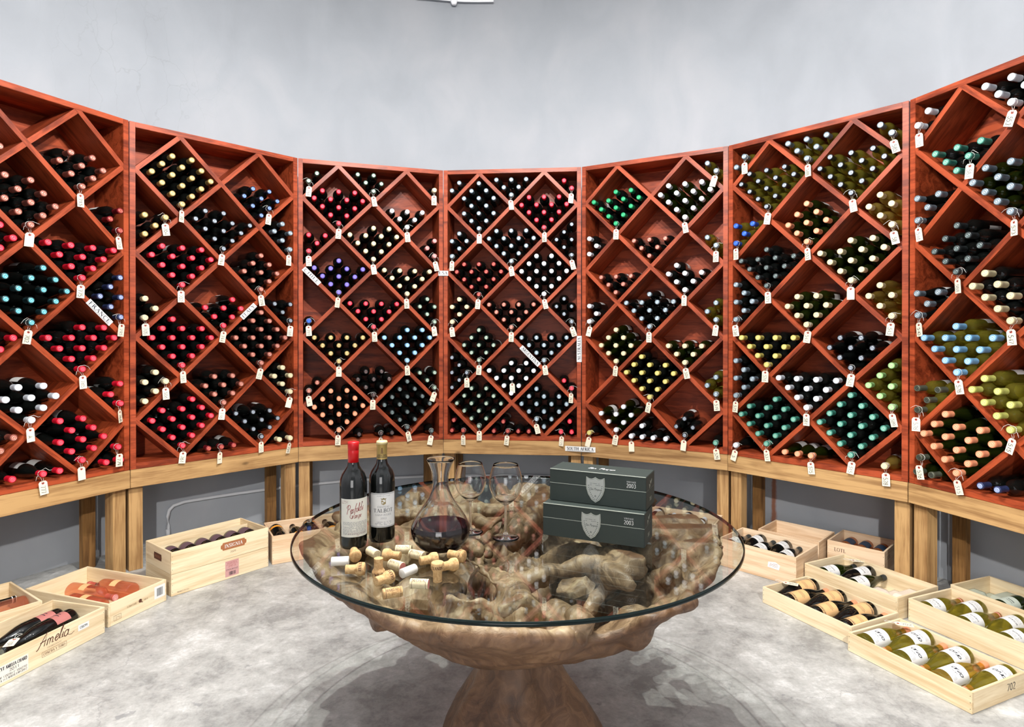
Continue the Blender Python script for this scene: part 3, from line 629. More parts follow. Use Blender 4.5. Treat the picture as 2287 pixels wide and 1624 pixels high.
# bins: (column 0-4, row 0-4): capsule, glass, shape, rows from the bottom of the bin, tag text, tagged bottle (layer, index)
# rows: leading digit = that many full layers, then masks
BINS = [
 { (2,1): 'N d b 3/.xx./xx. t?', (3,0): 'N d b 3/.xx. 715', (1,0): 'N d b ./../..x -', (1,1): 'R d b ./../..x/...x/..x -', (1,2): 'R d b ./../..x/...x -', (1,3): 'N d b ./../..x/...x -',
   (4,1): 'F d b x/x/x. 758', (3,1): 'R d b 4 775', (2,2): 'H d u 3/.xxx/xxx/.x 702', (3,2): 'R d b 4/.xx 765', (4,2): 'U d b x/x/xx/x./x. 795', (2,3): 'W d u 3/.xx. A', (3,3): 'R d u 3/.xx./xx. 0', (4,3): 'R d b x/x/x. 768',
   (2,4): 'R d u f.42,f.58,f.66 777:1', (4,4): 'R d b f.87,f.965,s.918 779:2'},
 { (1,0): 'G d b 5/xx 70', (3,0): 'Z d b 3/.xx. 716:1:1', (0,1): 'G d b x/x/xx 704:2:1', (1,1): 'R d b 5 702', (2,1): 'K d b 4/xx. 794', (3,1): 'N d b 3/.xx./.x. 729', (4,1): 'S d b x/x/xx/x. 791',
   (0,2): 'C d b x/x/x. 705', (1,2): 'R d b 5/x. 761', (2,2): 'R d u 3/..x. 744', (3,2): 'N d b 7 703', (4,2): 'K d b x/x/xx 788', (0,3): 'C d b x/x/xx/x. 506:2:1', (1,3): 'R d b 5/.x 761', (2,3): 'N d b 3/.xx. 746', (3,3): 'K d u 3/xxx. 732',
   (4,3): 'C d b x/x/xx/x. 0', (2,4): 'F d b f.41,f.485,f.56 1:1', (4,4): 'C d b f.87,f.955 739:1'},
 { (0,0): 'V d b x/x 751', (1,0): 'R d b 5 742', (2,0): 'V d b x/xx/xx. 751', (3,0): 'W d b 3 710', (4,0): 'C d b x 708', (0,1): 'R d b x/x/xx 712', (1,1): 'P d b 4/.x. 717', (2,1): 'C d b 4/.xx 714', (3,1): 'C d b 4 706', (4,1): 'M d b x/x/x. 716',
   (0,2): 'B d b x 711', (1,2): 'G d b 4 7', (2,2): 'R d b 4 713', (3,2): 'L d b 4/.xx 790', (4,2): 'V d b x/x/xx/x. 75', (0,3): 'N d b x/x 4', (1,3): 'O d b 5/xx 776', (2,3): 'Q d b 3/.xx. 716', (3,3): 'D d b 7 790', (4,3): 'V d b x/x/xx 7',
   (2,4): 'Q d b f.40,f.555,f.645 0:1', (4,4): 'D d b f.91 7:0'},
 { (0,0): 'S d b x/x -', (1,0): 'S d b 3/.xx./xxx/xx/x 724', (2,0): 'S d b 3 0', (3,0): 'R d b 5 768', (4,0): 'R d b x/x 12', (0,1): 'S d b x/x/xx/x. 797', (1,1): 'F d b 5 721', (2,1): 'S d b 5 745', (3,1): 'W d b 5/xx 734', (4,1): 'K d b x/x/xx/x./x. 747',
   (0,2): 'C d b x/x/xx/x. 740', (1,2): 'V d b 3/.xx./.x. 766', (2,2): 'N d b 4 796', (3,2): 'S d b 4 757', (4,2): 'K d b x/x/xx/x. 758', (0,3): 'K d b x/x/xx/x./x. 720:2:1', (1,3): 'V d b 5/xx 705', (2,3): 'W d b 4/.xx 710:2:1', (3,3): 'S d b 5/x. 771:1:0', (4,3): 'R d b x/x 791',
   (0,4): 'F d b f.05,s.10,f.15 727:2', (2,4): 'F d b f.35,s.405,f.47,f.545,f.62 763:2', (4,4): 'R d b f.86,s.90,f.94 775:0'},
 { (1,0): 'E d b 4/.xx 512', (3,0): 'W g b 5 502', (4,0): 'S y b x/x 526', (0,1): 'W d b x/x/x. -', (1,1): 'N d b 3 -', (2,1): 'N d b 3 -', (3,1): 'W d b 3/.x.. 518', (4,1): 'S y b x/x 520', (0,2): 'W d b x/x/x. 1',
   (1,2): 'C g u 3/.xx./.x. 503', (2,2): 'S d u 4/.x. 517', (3,2): 'C g b 3 504', (4,2): 'S y b x/x/x. 515', (1,3): 'W g u 3/..x. 537', (2,3): 'Y d b 5/x. 508', (3,3): 'K d b x/xx/.x. 0', (4,3): 'S y b x/x/x. 519',
   (0,4): 'Y d b f.06 0:0', (2,4): 'W d b f.34,s.44,f.425,f.52,f.61 0:0', (4,4): 'T d b f.93 529:0'},
 { (0,0): 'S y b x/x 573:1:0', (1,0): 'K y b 5 584', (2,0): 'S y b 3 588', (3,0): 'K y b 5 544', (4,0): 'S y b x/x 585', (0,1): 'B y b x/x/xx 522', (1,1): 'D d b 4/.x. 521', (2,1): 'O g b 3/.xx./.x. 533', (3,1): 'C g b 4/.xx 0', (4,1): 'C a b x/x/xx/x. 58',
   (0,2): 'S d b x/x/xx/x./x. 536', (1,2): 'Y d b 4 526', (2,2): 'C g b 3/.xx. 547', (3,2): 'K d u 3/.xx. 542', (4,2): 'C a u x/x/xx/x. 543', (0,3): 'S d b x/x/xx/x./x. 525', (1,3): 'T d b 5/.x 537', (2,3): 'W d b 4 581', (3,3): 'T d b 7 515', (4,3): 'I y b x/x/xx/x./x. 589',
   (0,4): 'W d u f.06 5:0', (2,4): 'O g u f.37,f.445,f.52 575:2', (4,4): 'C a u f.90 528:0'},
 { (0,0): 'W d b x/x 570', (1,0): 'T d b 3 587:1:1', (2,0): 'W d b x/xx/xx. 553', (0,1): 'S d u x/x/xx 546', (1,1): 'D d b 3/.xx./.x. 588', (2,1): 'S g b 1/x./xx./xx../xx. 573', (0,2): 'S d u x/x/xx 540', (1,2): 'L y b 4/.x. 528', (2,2): 'C d b 1/x./xx./xx../x. 547',
   (0,3): 'J y b x/x/xx 526', (1,3): 'O g u 5/x. 515', (2,3): 'X y b 1/x./xx./xx../x. 515', (0,4): 'J g b f.055,s.10,f.145 526:1', (2,4): 'U d b f.37,f.45 -'},
]
PT = .0776; QX = PT*math.cos(math.atan2(ch/2, cw)); QZ = PT*math.sin(math.atan2(ch/2, cw)); OFF = (BT/2+.0388)*math.sqrt(2)
ORD = ['lowest-layer', 'second-layer', 'third-layer', 'fourth-layer', 'fifth-layer', 'sixth-layer', 'seventh-layer']
ACR = ['first', 'second', 'third', 'fourth', 'fifth']
ROWN = {0: 'top-row', 1: 'second-row', 2: 'third-row', 3: 'fourth-row', 4: 'floor-row'}
COLN = ['left-edge', 'left', 'middle', 'right', 'right-edge']
bottles = []; tags = []
for ri, bins in enumerate(BINS):
    for (c, r), spec in bins.items():
        cap, gl, sh, rows, tg = (spec.split()+['-'])[:5]
        bname = '%s %s bin of %s' % (ROWN[r], COLN[c], RACK[ri])
        lst = []
        if r == 4:
            for q, tok in enumerate(rows.split(',')):
                layer = 1 if tok[0] == 's' else 0
                lst.append((float(tok[1:])*WR, ZB+ZI+.0380+layer*.0645, layer, q))
            # settle them: clear of posts, dividers and each other
            rr_ = .0385; P = [[b[0], b[1]] for b in lst]; lay_ = [b[2] for b in lst]
            lines = {0: [(FR+cw, ZB+ZI, -1)], 2: [(FR+cw, ZB+ZI, 1), (FR+3*cw, ZB+ZI, -1)], 4: [(FR+3*cw, ZB+ZI, 1)]}[c]
            for it in range(120):
                for p, ly in zip(P, lay_):
                    p[0] = min(max(p[0], FR+rr_), WR-FR-rr_)
                    for lx_, lz_, s2 in lines:
                        dd = ((p[0]-lx_)*s2-(p[1]-lz_))/math.sqrt(2)-BT/2-rr_
                        if dd < 0:
                            p[0] -= s2*dd*1.1
                            if ly: p[1] += dd*.5
                for i1 in range(len(P)):
                    for i2 in range(i1):
                        dx_, dz_ = P[i1][0]-P[i2][0], P[i1][1]-P[i2][1]; dl = math.hypot(dx_, dz_)
                        if dl < 2*rr_:
                            f_ = (2*rr_-dl)/2/dl
                            P[i1][0] += dx_*f_; P[i2][0] -= dx_*f_
                            if lay_[i1]: P[i1][1] += abs(dz_)*f_*1.2
                            if lay_[i2]: P[i2][1] += abs(dz_)*f_*1.2
            lst = [(p[0], p[1], b[2], b[3]) for p, b in zip(P, lst)]
        else:
            zc = (r+.5)*ch if c in (1, 3) else r*ch          # centre of bin from the top
            zb = zc+ch/2                                       # its bottom corner
            bx, bz = loc2(c*cw, zb)
            toks = rows.split('/')
            full = 0
            if toks[0].isdigit(): full = int(toks[0]); toks = ['*']*full+toks[1:]
            for k, tk in enumerate(toks):
                if c in (1, 2, 3): slots = list(range(-min(k, 6-k), min(k, 6-k)+1, 2))
                else: slots = [a for a in range(k % 2, min(k, 6-k)+1, 2)]
                if tk == '*': tk = 'x'*len(slots)
                if len(tk) != len(slots) and c in (1, 2, 3): tk = (tk+'.'*9)[:len(slots)]
                for q, a in enumerate(slots):
                    if q < len(tk) and tk[q] == 'x':
                        if c in (1, 2, 3): x = bx+a*QX; z = bz+OFF+k*QZ
                        else:
                            # rests against the post: first bottle touches post and board
                            x0 = .0392; z0 = BT/2*math.sqrt(2)+x0+.0392*math.sqrt(2)*1.0
                            x = bx+(x0+a*QX)*(1 if c == 0 else -1); z = bz+z0+k*QZ
                            if c == 0: pass
                        lst.append((x, z, k, q))
        for x, z, k, q in lst: bottles.append((ri, c, r, cap, gl, sh, x, z, k, q, bname))
        if tg != '-' and lst:
            parts = tg.split(':')
            if r == 4: pick = lst[int(parts[1])] if len(parts) > 1 else lst[0]
            elif len(parts) == 3:
                pick = [b for b in lst if b[2] == int(parts[1])]; pick = pick[min(int(parts[2]), len(pick)-1)]
            else: pick = lst[0]
            tags.append((ri, c, r, parts[0], pick, bname))
CAM = Vector((0, 0, 1.3548))
def dist(b): return ((RF[b[0]] @ Vector((b[6], 0, b[7])))-CAM).length
bottles.sort(key=lambda b: (round(dist(b), 3)))
NSHOW = 262
for b in bottles:
    pass
indiv, mass = bottles[:NSHOW], bottles[NSHOW:]
rd = random.Random(3)
def lay(ri, x, z, yb=None):
    yb = DR-.012-rd.uniform(0, .006) if yb is None else yb
    return RF[ri] @ T((x, yb, z)) @ R(PI/2, 'X')
for ri, c, r, cap, gl, sh, x, z, k, q, bn in indiv:
    o = link('wine_bottle', body_mesh(sh, gl)); a = rd.uniform(0, 2*PI)
    o.matrix_world = lay(ri, x, z) @ R(a)
    w = CAPS[cap][4]; capw = w if w.endswith(('ended', 'topped')) else w+'-capped'
    tag(o, '%s %s wine bottle, %s %s, %s' % (capw, GLN[gl], ORD[k], ACR[q], bn), 'wine bottle', 'wine bottles in the lattice racks')
    link('capsule', cap_mesh(cap), o)
    if sh == 'u' or gl != 'd' or rd.random() < .35:
        l = link('paper_label', label_mesh(sh, 1.0, None, .05, .13), o); l.rotation_euler.z = (PI/2 if rd.random() < .6 else rd.uniform(0, 6))-a
# the rest, too many of a kind: one object
mb = MB()
low = {k: [(r, z) for j, (r, z) in enumerate(p) if j not in (1, 2, 5, 8, 10)] for k, p in SHP.items()}
for ri, c, r, cap, gl, sh, x, z, k, q, bn in mass:
    MW = lay(ri, x, z)
    mb.lathe(low[sh], GL[gl], 18, MW)
    s_, e_ = CAPM[cap]
    mb.lathe([(.0149, .243), (.0149, .282), (.0164, .2845), (.0164, .3), (.0118, .3008)], s_, 14, MW, caps=False)
    mb.lathe([(.0118, .3008), (.0112, .3002), (.0078, .3002), (.0072, .3009), (.0042, .3009), (.0036, .3002), (0, .3002)], e_, 14, MW, caps=False)
    if sh == 'u' or gl != 'd' or rd.random() < .25:
        mb.lathe([(.0378, .05), (.0378, .13)], M_paper, 8, MW @ R(PI/2+rd.uniform(-.8, .8)), ang=(-1.1, 1.1))
o = mb.build('racked_wine_bottles'); o['kind'] = 'stuff'; o['category'] = 'wine bottles'
o['label'] = 'the many further wine bottles lying deeper in the lattice racks'

# ------------------------------------------------------------------ string tags
def tag_card(num, seed):
    b = MB(); w, h, t = .0185, .070, .0006
    pts = [(-w+.007, 0), (w-.007, 0), (w, -.009), (w, -h), (-w, -h), (-w, -.009)]
    vs = [(x, -t, z) for x, z in pts]+[(x, t, z) for x, z in pts]; m_ = 6
    b.add(vs, [tuple(range(m_)), tuple(range(11, 5, -1))]+[(q, q+6, (q+1) % 6+6, (q+1) % 6) for q in range(6)], M_manila)
    F = T((0, -t-.0004, -.0105)) @ R(PI/2, 'X')
    ring = [(.0062*math.cos(2*PI*i/14), .0062*math.sin(2*PI*i/14), 0) for i in range(14)]
    b.poly(ring, M_eyelet, F)
    b.poly([(x*.45, y*.45, .0002) for x, y, z in ring], M_nail, F)
    rr = random.Random(seed)
    if num not in ('0',) and num.strip('?t'):
        ink = M_ink if rr.random() < .6 else M_inkgrey
        text_hand(b, num, .019, ink, T((-.0095, -t-.0006, -.045)) @ R(PI/2, 'X') @ R(-PI/2) @ T((0, -.002, 0)), .12, jit=.1)
    return b
for n_, (ri, c, r, num, (x, z, k, q), bn) in enumerate(tags):
    rr = random.Random(n_*13+5)
    yn = -.018
    e = empty('price_tag', RF[ri] @ T((x, yn, z)), None)
    txt = 'numbered '+num if num.isdigit() and len(num) == 3 else 'faintly marked' if num not in ('0', 'A') else 'turned aside'
    tag(e, 'cream price tag %s at %s' % (txt, bn), 'price tag', 'string price tags hanging from bottle necks')
    b = tag_card(num, n_); o = b.build('card', e)
    dx, dz = rr.uniform(-.006, .006), -.034-rr.uniform(0, .006)
    o.matrix_local = T((dx, -.026 if num in ('795', '788', '720', '522', '536', '779', '526') else -.004, dz)) @ R(rr.gauss(0, .13), 'Y') @ R(rr.gauss(0, .25), 'Z')
    b = MB()
    ring = [(.0176*math.cos(t), rr.uniform(-.001, .001), .0176*math.sin(t)) for t in [2*PI*i/14 for i in range(14)]]
    b.tube(ring, .0008, M_string, 4, closed=True)
    b.tube([(-.006, -.001, -.0166), (dx-.004, -.003, dz+.008), (dx, -.0065, dz-.010)], .0008, M_string, 4)
    b.tube([(.006, -.001, -.0166), (dx+.004, -.004, dz+.008), (dx, -.0065, dz-.010)], .0008, M_string, 4)
    if rr.random() < .55:
        s1 = rr.choice((-1, 1))
        b.tube([(0, -.001, .0178), (s1*.014, -.006, .021+rr.uniform(-.004, .006)), (s1*.03, -.01, .012), (s1*.042, -.010, rr.uniform(-.01, .014))], .0008, M_string, 4)
        b.tube([(-s1*.016, -.002, -.006), (-s1*.026, -.008, -.012), (-s1*.030, -.008, -.03)], .0008, M_string, 4)
    b.build('string', e)

# ------------------------------------------------------------------ country signs
def sign(txt, ri, lx, lz, ang, w, h, where, y=-.003, under=True, ybase=None):
    """flat card on the rack front; local x,z of its centre; ang anticlockwise seen from the room"""
    b = MB(); b.box((-w/2, -.001, -h/2), (w/2, .0, h/2), M_paper)
    F = T((0, -.0014, 0)) @ R(PI/2, 'X')
    text_serif(b, txt, h*.58, M_ink, F @ T((0, -h*.24, 0)), width=w*.88, bold=1.5)
    b.stroke([(-w*.44, -h*.36), (w*.44, -h*.36)], h*.05, M_ink, F)
    o = b.build('country_sign')
    if isinstance(ri, tuple):
        i_ = ri[1]+0; v0, v1, v2 = V[i_-1], V[i_], V[i_+1]
        aa = (math.atan2(v1[1]-v0[1], v1[0]-v0[0])+math.atan2(v2[1]-v1[1], v2[0]-v1[0]))/2
        FRM = T((v1[0], v1[1], 0)) @ R(aa)
    else: FRM = RF[ri]
    o.matrix_world = FRM @ T((lx, y, lz)) @ R(-ang, 'Y')
    tag(o, 'white paper sign reading %s %s' % (txt, where), 'sign', 'country name signs on the racks')
def on_board(u0, v0, u1, v1, t):
    x = u0+(u1-u0)*t; z = v0+(v1-v0)*t; return loc2(x*cw, z*ch)
bang = math.atan2(ch/2, cw)
x, z = on_board(3, 2, 4, 2.5, .44); sign('FRANCE', 0, x, z, -bang, .172, .034, 'on a divider of the leftmost rack')
x, z = on_board(2, 2.5, 3, 2, .70); sign('ITALY', 1, x, z, bang, .125, .034, 'on a divider of the second rack from left')
x, z = on_board(0, 1.5, 1, 2, .24); sign('CHILE', 2, x, z, -bang, .15, .034, 'on a divider of the third rack from left')
sign('USA', ('seam', 3), 0, ZB+HR-.765, 0, .072, .037, 'on the post between two centre racks', y=-.011)
x, z = on_board(2, 2.5, 3, 3, .57); sign('ARGENTINA', 3, x, z, -bang, .19, .034, 'on a divider of the middle rack')
sign('AUSTRALIA', 3, WR-.014, ZB+HR-1.325, PI/2, .19, .036, 'running up the post at the right of the middle rack', y=-.004)
sign('SOUTH AFRICA', ('seam', 4), -.004, ZB-.050, 0, .222, .037, 'on the timber beam behind the gift boxes', y=-.031)

# ------------------------------------------------------------------ conduit on the wall
b = MB(); pts = []
def wallp(u, z, r=RW-.017):
    d = Vector((u, 1.0)).normalized(); o_ = Vector((-CX, -CY))   # camera relative to centre
    bq = o_.dot(d); t = -bq+math.sqrt(bq*bq-(o_.dot(o_)-r*r)); return Vector((d.x*t, d.y*t, z))
pts = [wallp(-.562, .012), wallp(-.562, .10), wallp(-.562, .16), wallp(-.560, .20), wallp(-.553, .225), wallp(-.535, .238)]
pts += [wallp(-.535+.03*i, .238-.0005*i) for i in range(1, 24)]
b.tube(pts, .0105, M_pvc, 10)
b.tube([wallp(-.562, .03), wallp(-.562, .075)], .0135, M_pvc, 10)
o = b.build('conduit'); tag(o, 'white plastic electrical conduit bent down the wall behind the stands', 'conduit')

# ------------------------------------------------------------------ root table
TX, TY = .016, 1.988
tb = empty('root_table', T((TX, TY, 0)), 'round glass-topped table on a gnarled polished tree root pedestal', 'table')
b = MB(); RT = .6927
b.lathe([(0, .738), (RT-.004, .738)], M_tabletop, 128, smooth=False, caps=False)
b.lathe([(RT-.004, .75), (0, .75)], M_tabletop, 128, smooth=False, caps=False)
b.lathe([(RT-.004, .738), (RT, .7405), (RT, .7475), (RT-.004, .75)], M_glassedge, 128, caps=False)
b.build('glass_top', tb, 'clear round glass top with a dark green edge')
def build_root():
    bm = bmesh.new(); rnd = random.Random(11)
    prof = [(.10, .42), (.20, .44), (.30, .475), (.39, .52), (.46, .568), (.52, .615), (.575, .66), (.62, .70), (.65, .722)]
    def P(t):
        s = t*(len(prof)-1); i = min(int(s), len(prof)-2); f = s-i
        return prof[i][0]+(prof[i+1][0]-prof[i][0])*f, prof[i][1]+(prof[i+1][1]-prof[i][1])*f
    # rim reach per direction (deg): how far up the bowl the wood runs
    rim = [(-180, .97), (-165, .98), (-150, .86), (-138, .96), (-128, .80), (-118, .66), (-105, .72), (-92, .80), (-80, .76), (-70, .62), (-60, .66), (-52, .95), (-44, .72), (-34, .60), (-22, .93), (-8, .99), (8, .99), (20, .8), (32, .95), (45, .99), (58, .72), (72, .95), (88, .99), (100, .8), (114, .98), (128, 1.0), (140, .74), (152, .97), (165, .99), (180, .97)]
    def RIM(a):
        for (a0, v0), (a1, v1) in zip(rim, rim[1:]):
            if a0 <= a <= a1: return v0+(v1-v0)*(a-a0)/(a1-a0)
        return .9
    ICO = {}
    for sub in (1, 2):
        g = bmesh.new(); bmesh.ops.create_icosphere(g, subdivisions=sub, radius=1.0); g.verts.index_update()
        ICO[sub] = ([tuple(v.co) for v in g.verts], [tuple(v.index for v in f.verts) for f in g.faces]); g.free()
    BV, BF = [], []
    def ball(p, r, sub=1):
        n0 = len(BV); vs, fs = ICO[sub]
        BV.extend((p[0]+v[0]*r, p[1]+v[1]*r, p[2]+v[2]*r) for v in vs)
        BF.extend((f[0]+n0, f[1]+n0, f[2]+n0) for f in fs)
    nt_ = 44
    for it in range(nt_+1):
        t = it/nt_; r, z = P(t)
        na = max(10, int(2*PI*r/.019))
        for ia in range(na):
            a = -180+360*ia/na+rnd.uniform(-.6, .6)
            if t > RIM(a): continue
            ar = a*D2R; x, y = r*math.cos(ar), r*math.sin(ar)
            nz = noise.noise(Vector((x*5, y*5, 3.3)))
            front = -150 < a < -35
            if t > .45 and not front and noise.noise(Vector((x*7.5+9, y*7.5, 1.7))) > .34: continue
            rr = .028+.008*nz+(.008 if t < .5 else 0)
            ball((x*(1+.05*nz), y*(1+.05*nz), z+.018*nz), rr)
    # thick roots running out from the core and up to the glass
    def root(a, r0, r1, z0, z1, w0, w1, bend=0.0, n=16, sag=.0):
        for i in range(n+1):
            s = i/n; ang = (a+bend*s)*D2R; rr = r0+(r1-r0)*s
            z = z0+(z1-z0)*s**1.5-sag*math.sin(PI*s)
            w = w0+(w1-w0)*s
            w *= 1+.18*noise.noise(Vector((rr*9, a, i*.35)))
            ball((rr*math.cos(ang), rr*math.sin(ang), z), w*.78, 2)
    for a, r1, z1, w0, w1, bend in ((-8, .56, .685, .075, .062, 6), (22, .50, .70, .06, .045, 14), (48, .58, .70, .07, .05, -10), (78, .55, .70, .06, .05, 12), (104, .60, .705, .075, .05, -8), (128, .60, .70, .06, .05, 10), (156, .57, .69, .07, .055, 8), (178, .58, .69, .06, .05, -14),
                                 (-150, .52, .66, .07, .05, 10), (-122, .44, .66, .07, .055, -8), (-95, .42, .64, .085, .075, 6), (-66, .50, .66, .075, .055, -6), (-38, .50, .68, .07, .05, 10)):
        root(a, .10, r1, .43, z1, w0, w1, bend)
    # cross pieces and bosses under the glass
    def limb(p, q, w0, w1, n=14, lift=.03):
        p, q = Vector(p), Vector(q)
        for i in range(n+1):
            s = i/n; c = p.lerp(q, s)+Vector((0, 0, lift*math.sin(PI*s)))
            ball(c, (w0+(w1-w0)*s)*.85*(1+.35*noise.noise(c*8)), 2)
    limb((-.50, .30, .69), (.20, .36, .70), .05, .045, 22, .01)
    limb((.12, .02, .60), (.30, -.34, .69), .06, .04)
    limb((-.10, -.05, .58), (.02, -.46, .66), .06, .05)
    limb((-.05, -.30, .64), (.34, -.20, .70), .045, .03)
    limb((.60, .12, .70), (.28, .12, .69), .055, .05, 12, .01)
    limb((.60, .02, .70), (.30, .0, .69), .045, .045, 12, .01)
    limb((.58, -.12, .695), (.42, -.18, .66), .05, .04, 10, 0)
    limb((-.58, .10, .69), (-.30, -.05, .62), .06, .05)
    limb((-.56, -.16, .67), (-.34, .16, .65), .05, .04)
    limb((-.36, -.40, .62), (-.20, -.14, .60), .05, .05)
    limb((.0, .15, .66), (.14, .58, .705), .06, .04)
    limb((-.30, .2, .66), (-.36, .56, .70), .055, .04)
    for q_ in range(30):
        a_ = rnd.uniform(-PI, PI); r_ = rnd.uniform(.25, .58); b2 = a_+rnd.uniform(-1.1, 1.1); r2 = rnd.uniform(.12, .56)
        z_ = rnd.uniform(.60, .72) if r_ > .4 else rnd.uniform(.55, .70)
        limb((r_*math.cos(a_), r_*math.sin(a_), z_), (r2*math.cos(b2), r2*math.sin(b2), rnd.uniform(.56, .715)), rnd.uniform(.018, .038), rnd.uniform(.014, .030), 26, rnd.uniform(-.01, .04))
    ball((.10, -.42, .60), .075, 2); ball((-.16, -.36, .585), .07, 2); ball((.30, -.40, .60), .06, 2); ball((.0, 0, .50), .14, 2)
    # flared trunk, fluted
    seg = 64; rings = []
    tr = [(.0, .27), (.03, .268), (.08, .252), (.15, .218), (.20, .186), (.25, .152), (.30, .130), (.36, .116), (.41, .118), (.45, .14), (.50, .17)]
    for z, r in tr:
        vs = []
        for i in range(seg):
            a = 2*PI*i/seg
            f = 1+.07*math.sin(3*a+.9)+.05*math.sin(5*a+2.1+z*2)+.03*math.sin(9*a+z*4)
            vs.append(bm.verts.new((r*f*math.cos(a), r*f*math.sin(a), z)))
        rings.append(vs)
    for A, B in zip(rings, rings[1:]):
        for i in range(seg): bm.faces.new((A[i], A[(i+1) % seg], B[(i+1) % seg], B[i]))
    bm.faces.new(rings[0][::-1]); bm.faces.new(rings[-1])
    bm.verts.index_update(); n0 = len(BV); BV.extend(tuple(v.co) for v in bm.verts); BF.extend(tuple(v.index+n0 for v in f.verts) for f in bm.faces); bm.free()
    me = bpy.data.meshes.new('root_raw'); me.from_pydata(BV, [], BF)
    tmp = bpy.data.objects.new('root_raw', me); COL.objects.link(tmp)
    md = tmp.modifiers.new('r', 'REMESH'); md.mode = 'VOXEL'; md.voxel_size = .0085; md.use_smooth_shade = True
    ms = tmp.modifiers.new('s', 'SMOOTH'); ms.factor = .6; ms.iterations = 5
    bpy.context.view_layer.update()
    dg = bpy.context.evaluated_depsgraph_get()
    out = bpy.data.meshes.new_from_object(tmp.evaluated_get(dg))
    bpy.data.objects.remove(tmp); bpy.data.meshes.remove(me)
    out.name = 'root_base'
    nrm = [v.normal.copy() for v in out.vertices]
    for v, n0 in zip(out.vertices, nrm):
        c = v.co.copy()
        d = .010*noise.noise(c*7)+.005*noise.noise(c*19)+.0025*noise.noise(c*45)
        k = 1.0 if c.z > .43 else .35
        inner = c.z > .46 and (n0.z > 0 or math.hypot(c.x, c.y) < .3)
        an = math.atan2(c.y, c.x); rc = math.hypot(c.x, c.y)
        if inner:
            d += .014*noise.noise(Vector((math.cos(an)*5, math.sin(an)*5, rc*5)))*1.4+.010*noise.noise(Vector((math.cos(an)*15, math.sin(an)*15, rc*4)))
            d -= .022*max(0, noise.noise(c*9+Vector((4, 2, 7)))-.25)*2
        elif c.z > .43: d += .012*noise.noise(c*3.6+Vector((1.5, 0, 2)))
        v.co = c+n0*d*k
        if v.co.z > .7365: v.co.z = .7365
        if v.co.z < .002: v.co.z = .001
    out.materials.clear(); out.materials.append(M_root)
    for p in out.polygons:
        p.material_index = 0
        p.use_smooth = True
    return out
link('root_base', build_root(), tb, 'gnarled polished tree root base')

# ------------------------------------------------------------------ things on the table
ZT = .7503
def upright(name, x, y, prof, mat, seg=40): pass
# bottle with red capsule
e = empty('wine_bottle', T((-.458, 1.768, ZT)), 'upright dark wine bottle with a red capsule and cursive cream label', 'wine bottle', 'wine bottles standing on the glass table')
bp_ = [(0, .004), (.026, 0), (.0355, .003), (.0382, .012), (.0385, .178), (.0372, .196), (.032, .211), (.0235, .223), (.0172, .233), (.0148, .246), (.0148, .262)]
b = MB(); b.lathe(bp_+[(.0148, .30), (0, .30)], G_dark, 48); b.build('glass_body', e)
b = MB(); M_redcap = simple('bright_red_capsule', (206, 12, 20), .35)
b.lathe([(.0153, .244), (.0153, .278), (.0150, .2795), (.0158, .280), (.0160, .300), (.0150, .3025), (0, .3028)], M_redcap, 36); b.build('capsule', e)
def grid(mb, w, h, m, y0, nx=24, off=0.0, rad=0.0):
    vs = []; fs = []
    for i in range(nx+1):
        x = -w/2+w*i/nx; dyy = 0
        if rad > 0 and w/2-abs(x) < rad: dyy = rad-math.sqrt(max(0, rad*rad-(rad-(w/2-abs(x)))**2))
        vs += [(x, y0+dyy, off), (x, y0+h-dyy, off)]
    for i in range(nx): fs.append((2*i, 2*i+2, 2*i+3, 2*i+1))
    mb.add(vs, fs, m, True)
M_cream = simple('cream_label_paper', (222, 220, 208), .6)
fa = math.atan2(-1.768, .458)     # direction from the bottle to the viewer
art = MB(); grid(art, .094, .108, M_cream, .038)
Tz = lambda y, z=.0005: T((0, y, z))
text_script(art, "Penfold's", .024, M_inkred, T((-.002, .108, .0005)) @ R(.22), .055, width=.050)
text_script(art, 'Grange', .017, M_inkred, T((-.002, .092, .0005)) @ R(.10), .06, width=.034)
fine_print(art, .078, .038, 11, M_inkgrey, Tz(.063), 4, .95)
fine_print(art, .022, .010, 3, M_inkred, T((-.032, .137, .0005)), 5)
text_serif(art, 'BOTTLED BY PENFOLDS', .0024, M_inkred, T((.006, .0465, .0005)), width=.055)
text_serif(art, 'EST', .0028, M_inkred, T((.006, .0415, .0005)))
b = MB(); wrap(b, art, .0388, fa+.18); b.build('front_label', e, 'cream label with red cursive lettering')
# bottle with gold capsule
e = empty('wine_bottle', T((-.387, 1.822, ZT)), 'upright dark wine bottle with gold capsule and crested white label', 'wine bottle', 'wine bottles standing on the glass table')
b = MB(); b.lathe([(r*.985, z*.985) for r, z in bp_]+[(.0146, .294), (0, .294)], G_dark, 48); b.build('glass_body', e)
b = MB(); M_goldcap = simple('gold_capsule', (186, 158, 92), .35, .35); M_goldlt = simple('pale_gold_top', (222, 206, 152), .35, .2)
b.lathe([(.0152, .243), (.0152, .283), (.0164, .285), (.0164, .287)], M_goldcap, 36, caps=False)
b.lathe([(.0166, .287), (.0166, .293), (.0150, .2965), (0, .297)], M_goldlt, 36)
b.lathe([(.01545, .2845), (.01655, .286)], M_nail, 36, caps=False)
for zz in (.2475, .2505): b.lathe([(.0155, zz), (.0155, zz+.001)], M_ink, 36, caps=False)
fa2 = math.atan2(-1.822, .387)
a2 = MB(); text_serif(a2, 'CHATEAU TALBOT', .004, M_ink, T((0, .2535, .0004)), width=.03)
for k in range(5): a2.stroke([(-.0035+.0004*k, .262+.0035*k), (.0035-.0004*k, .262+.0035*k)], .0022, M_brown, T((0, 0, .0004)))
wrap(b, a2, .0153, fa2); b.build('capsule', e)
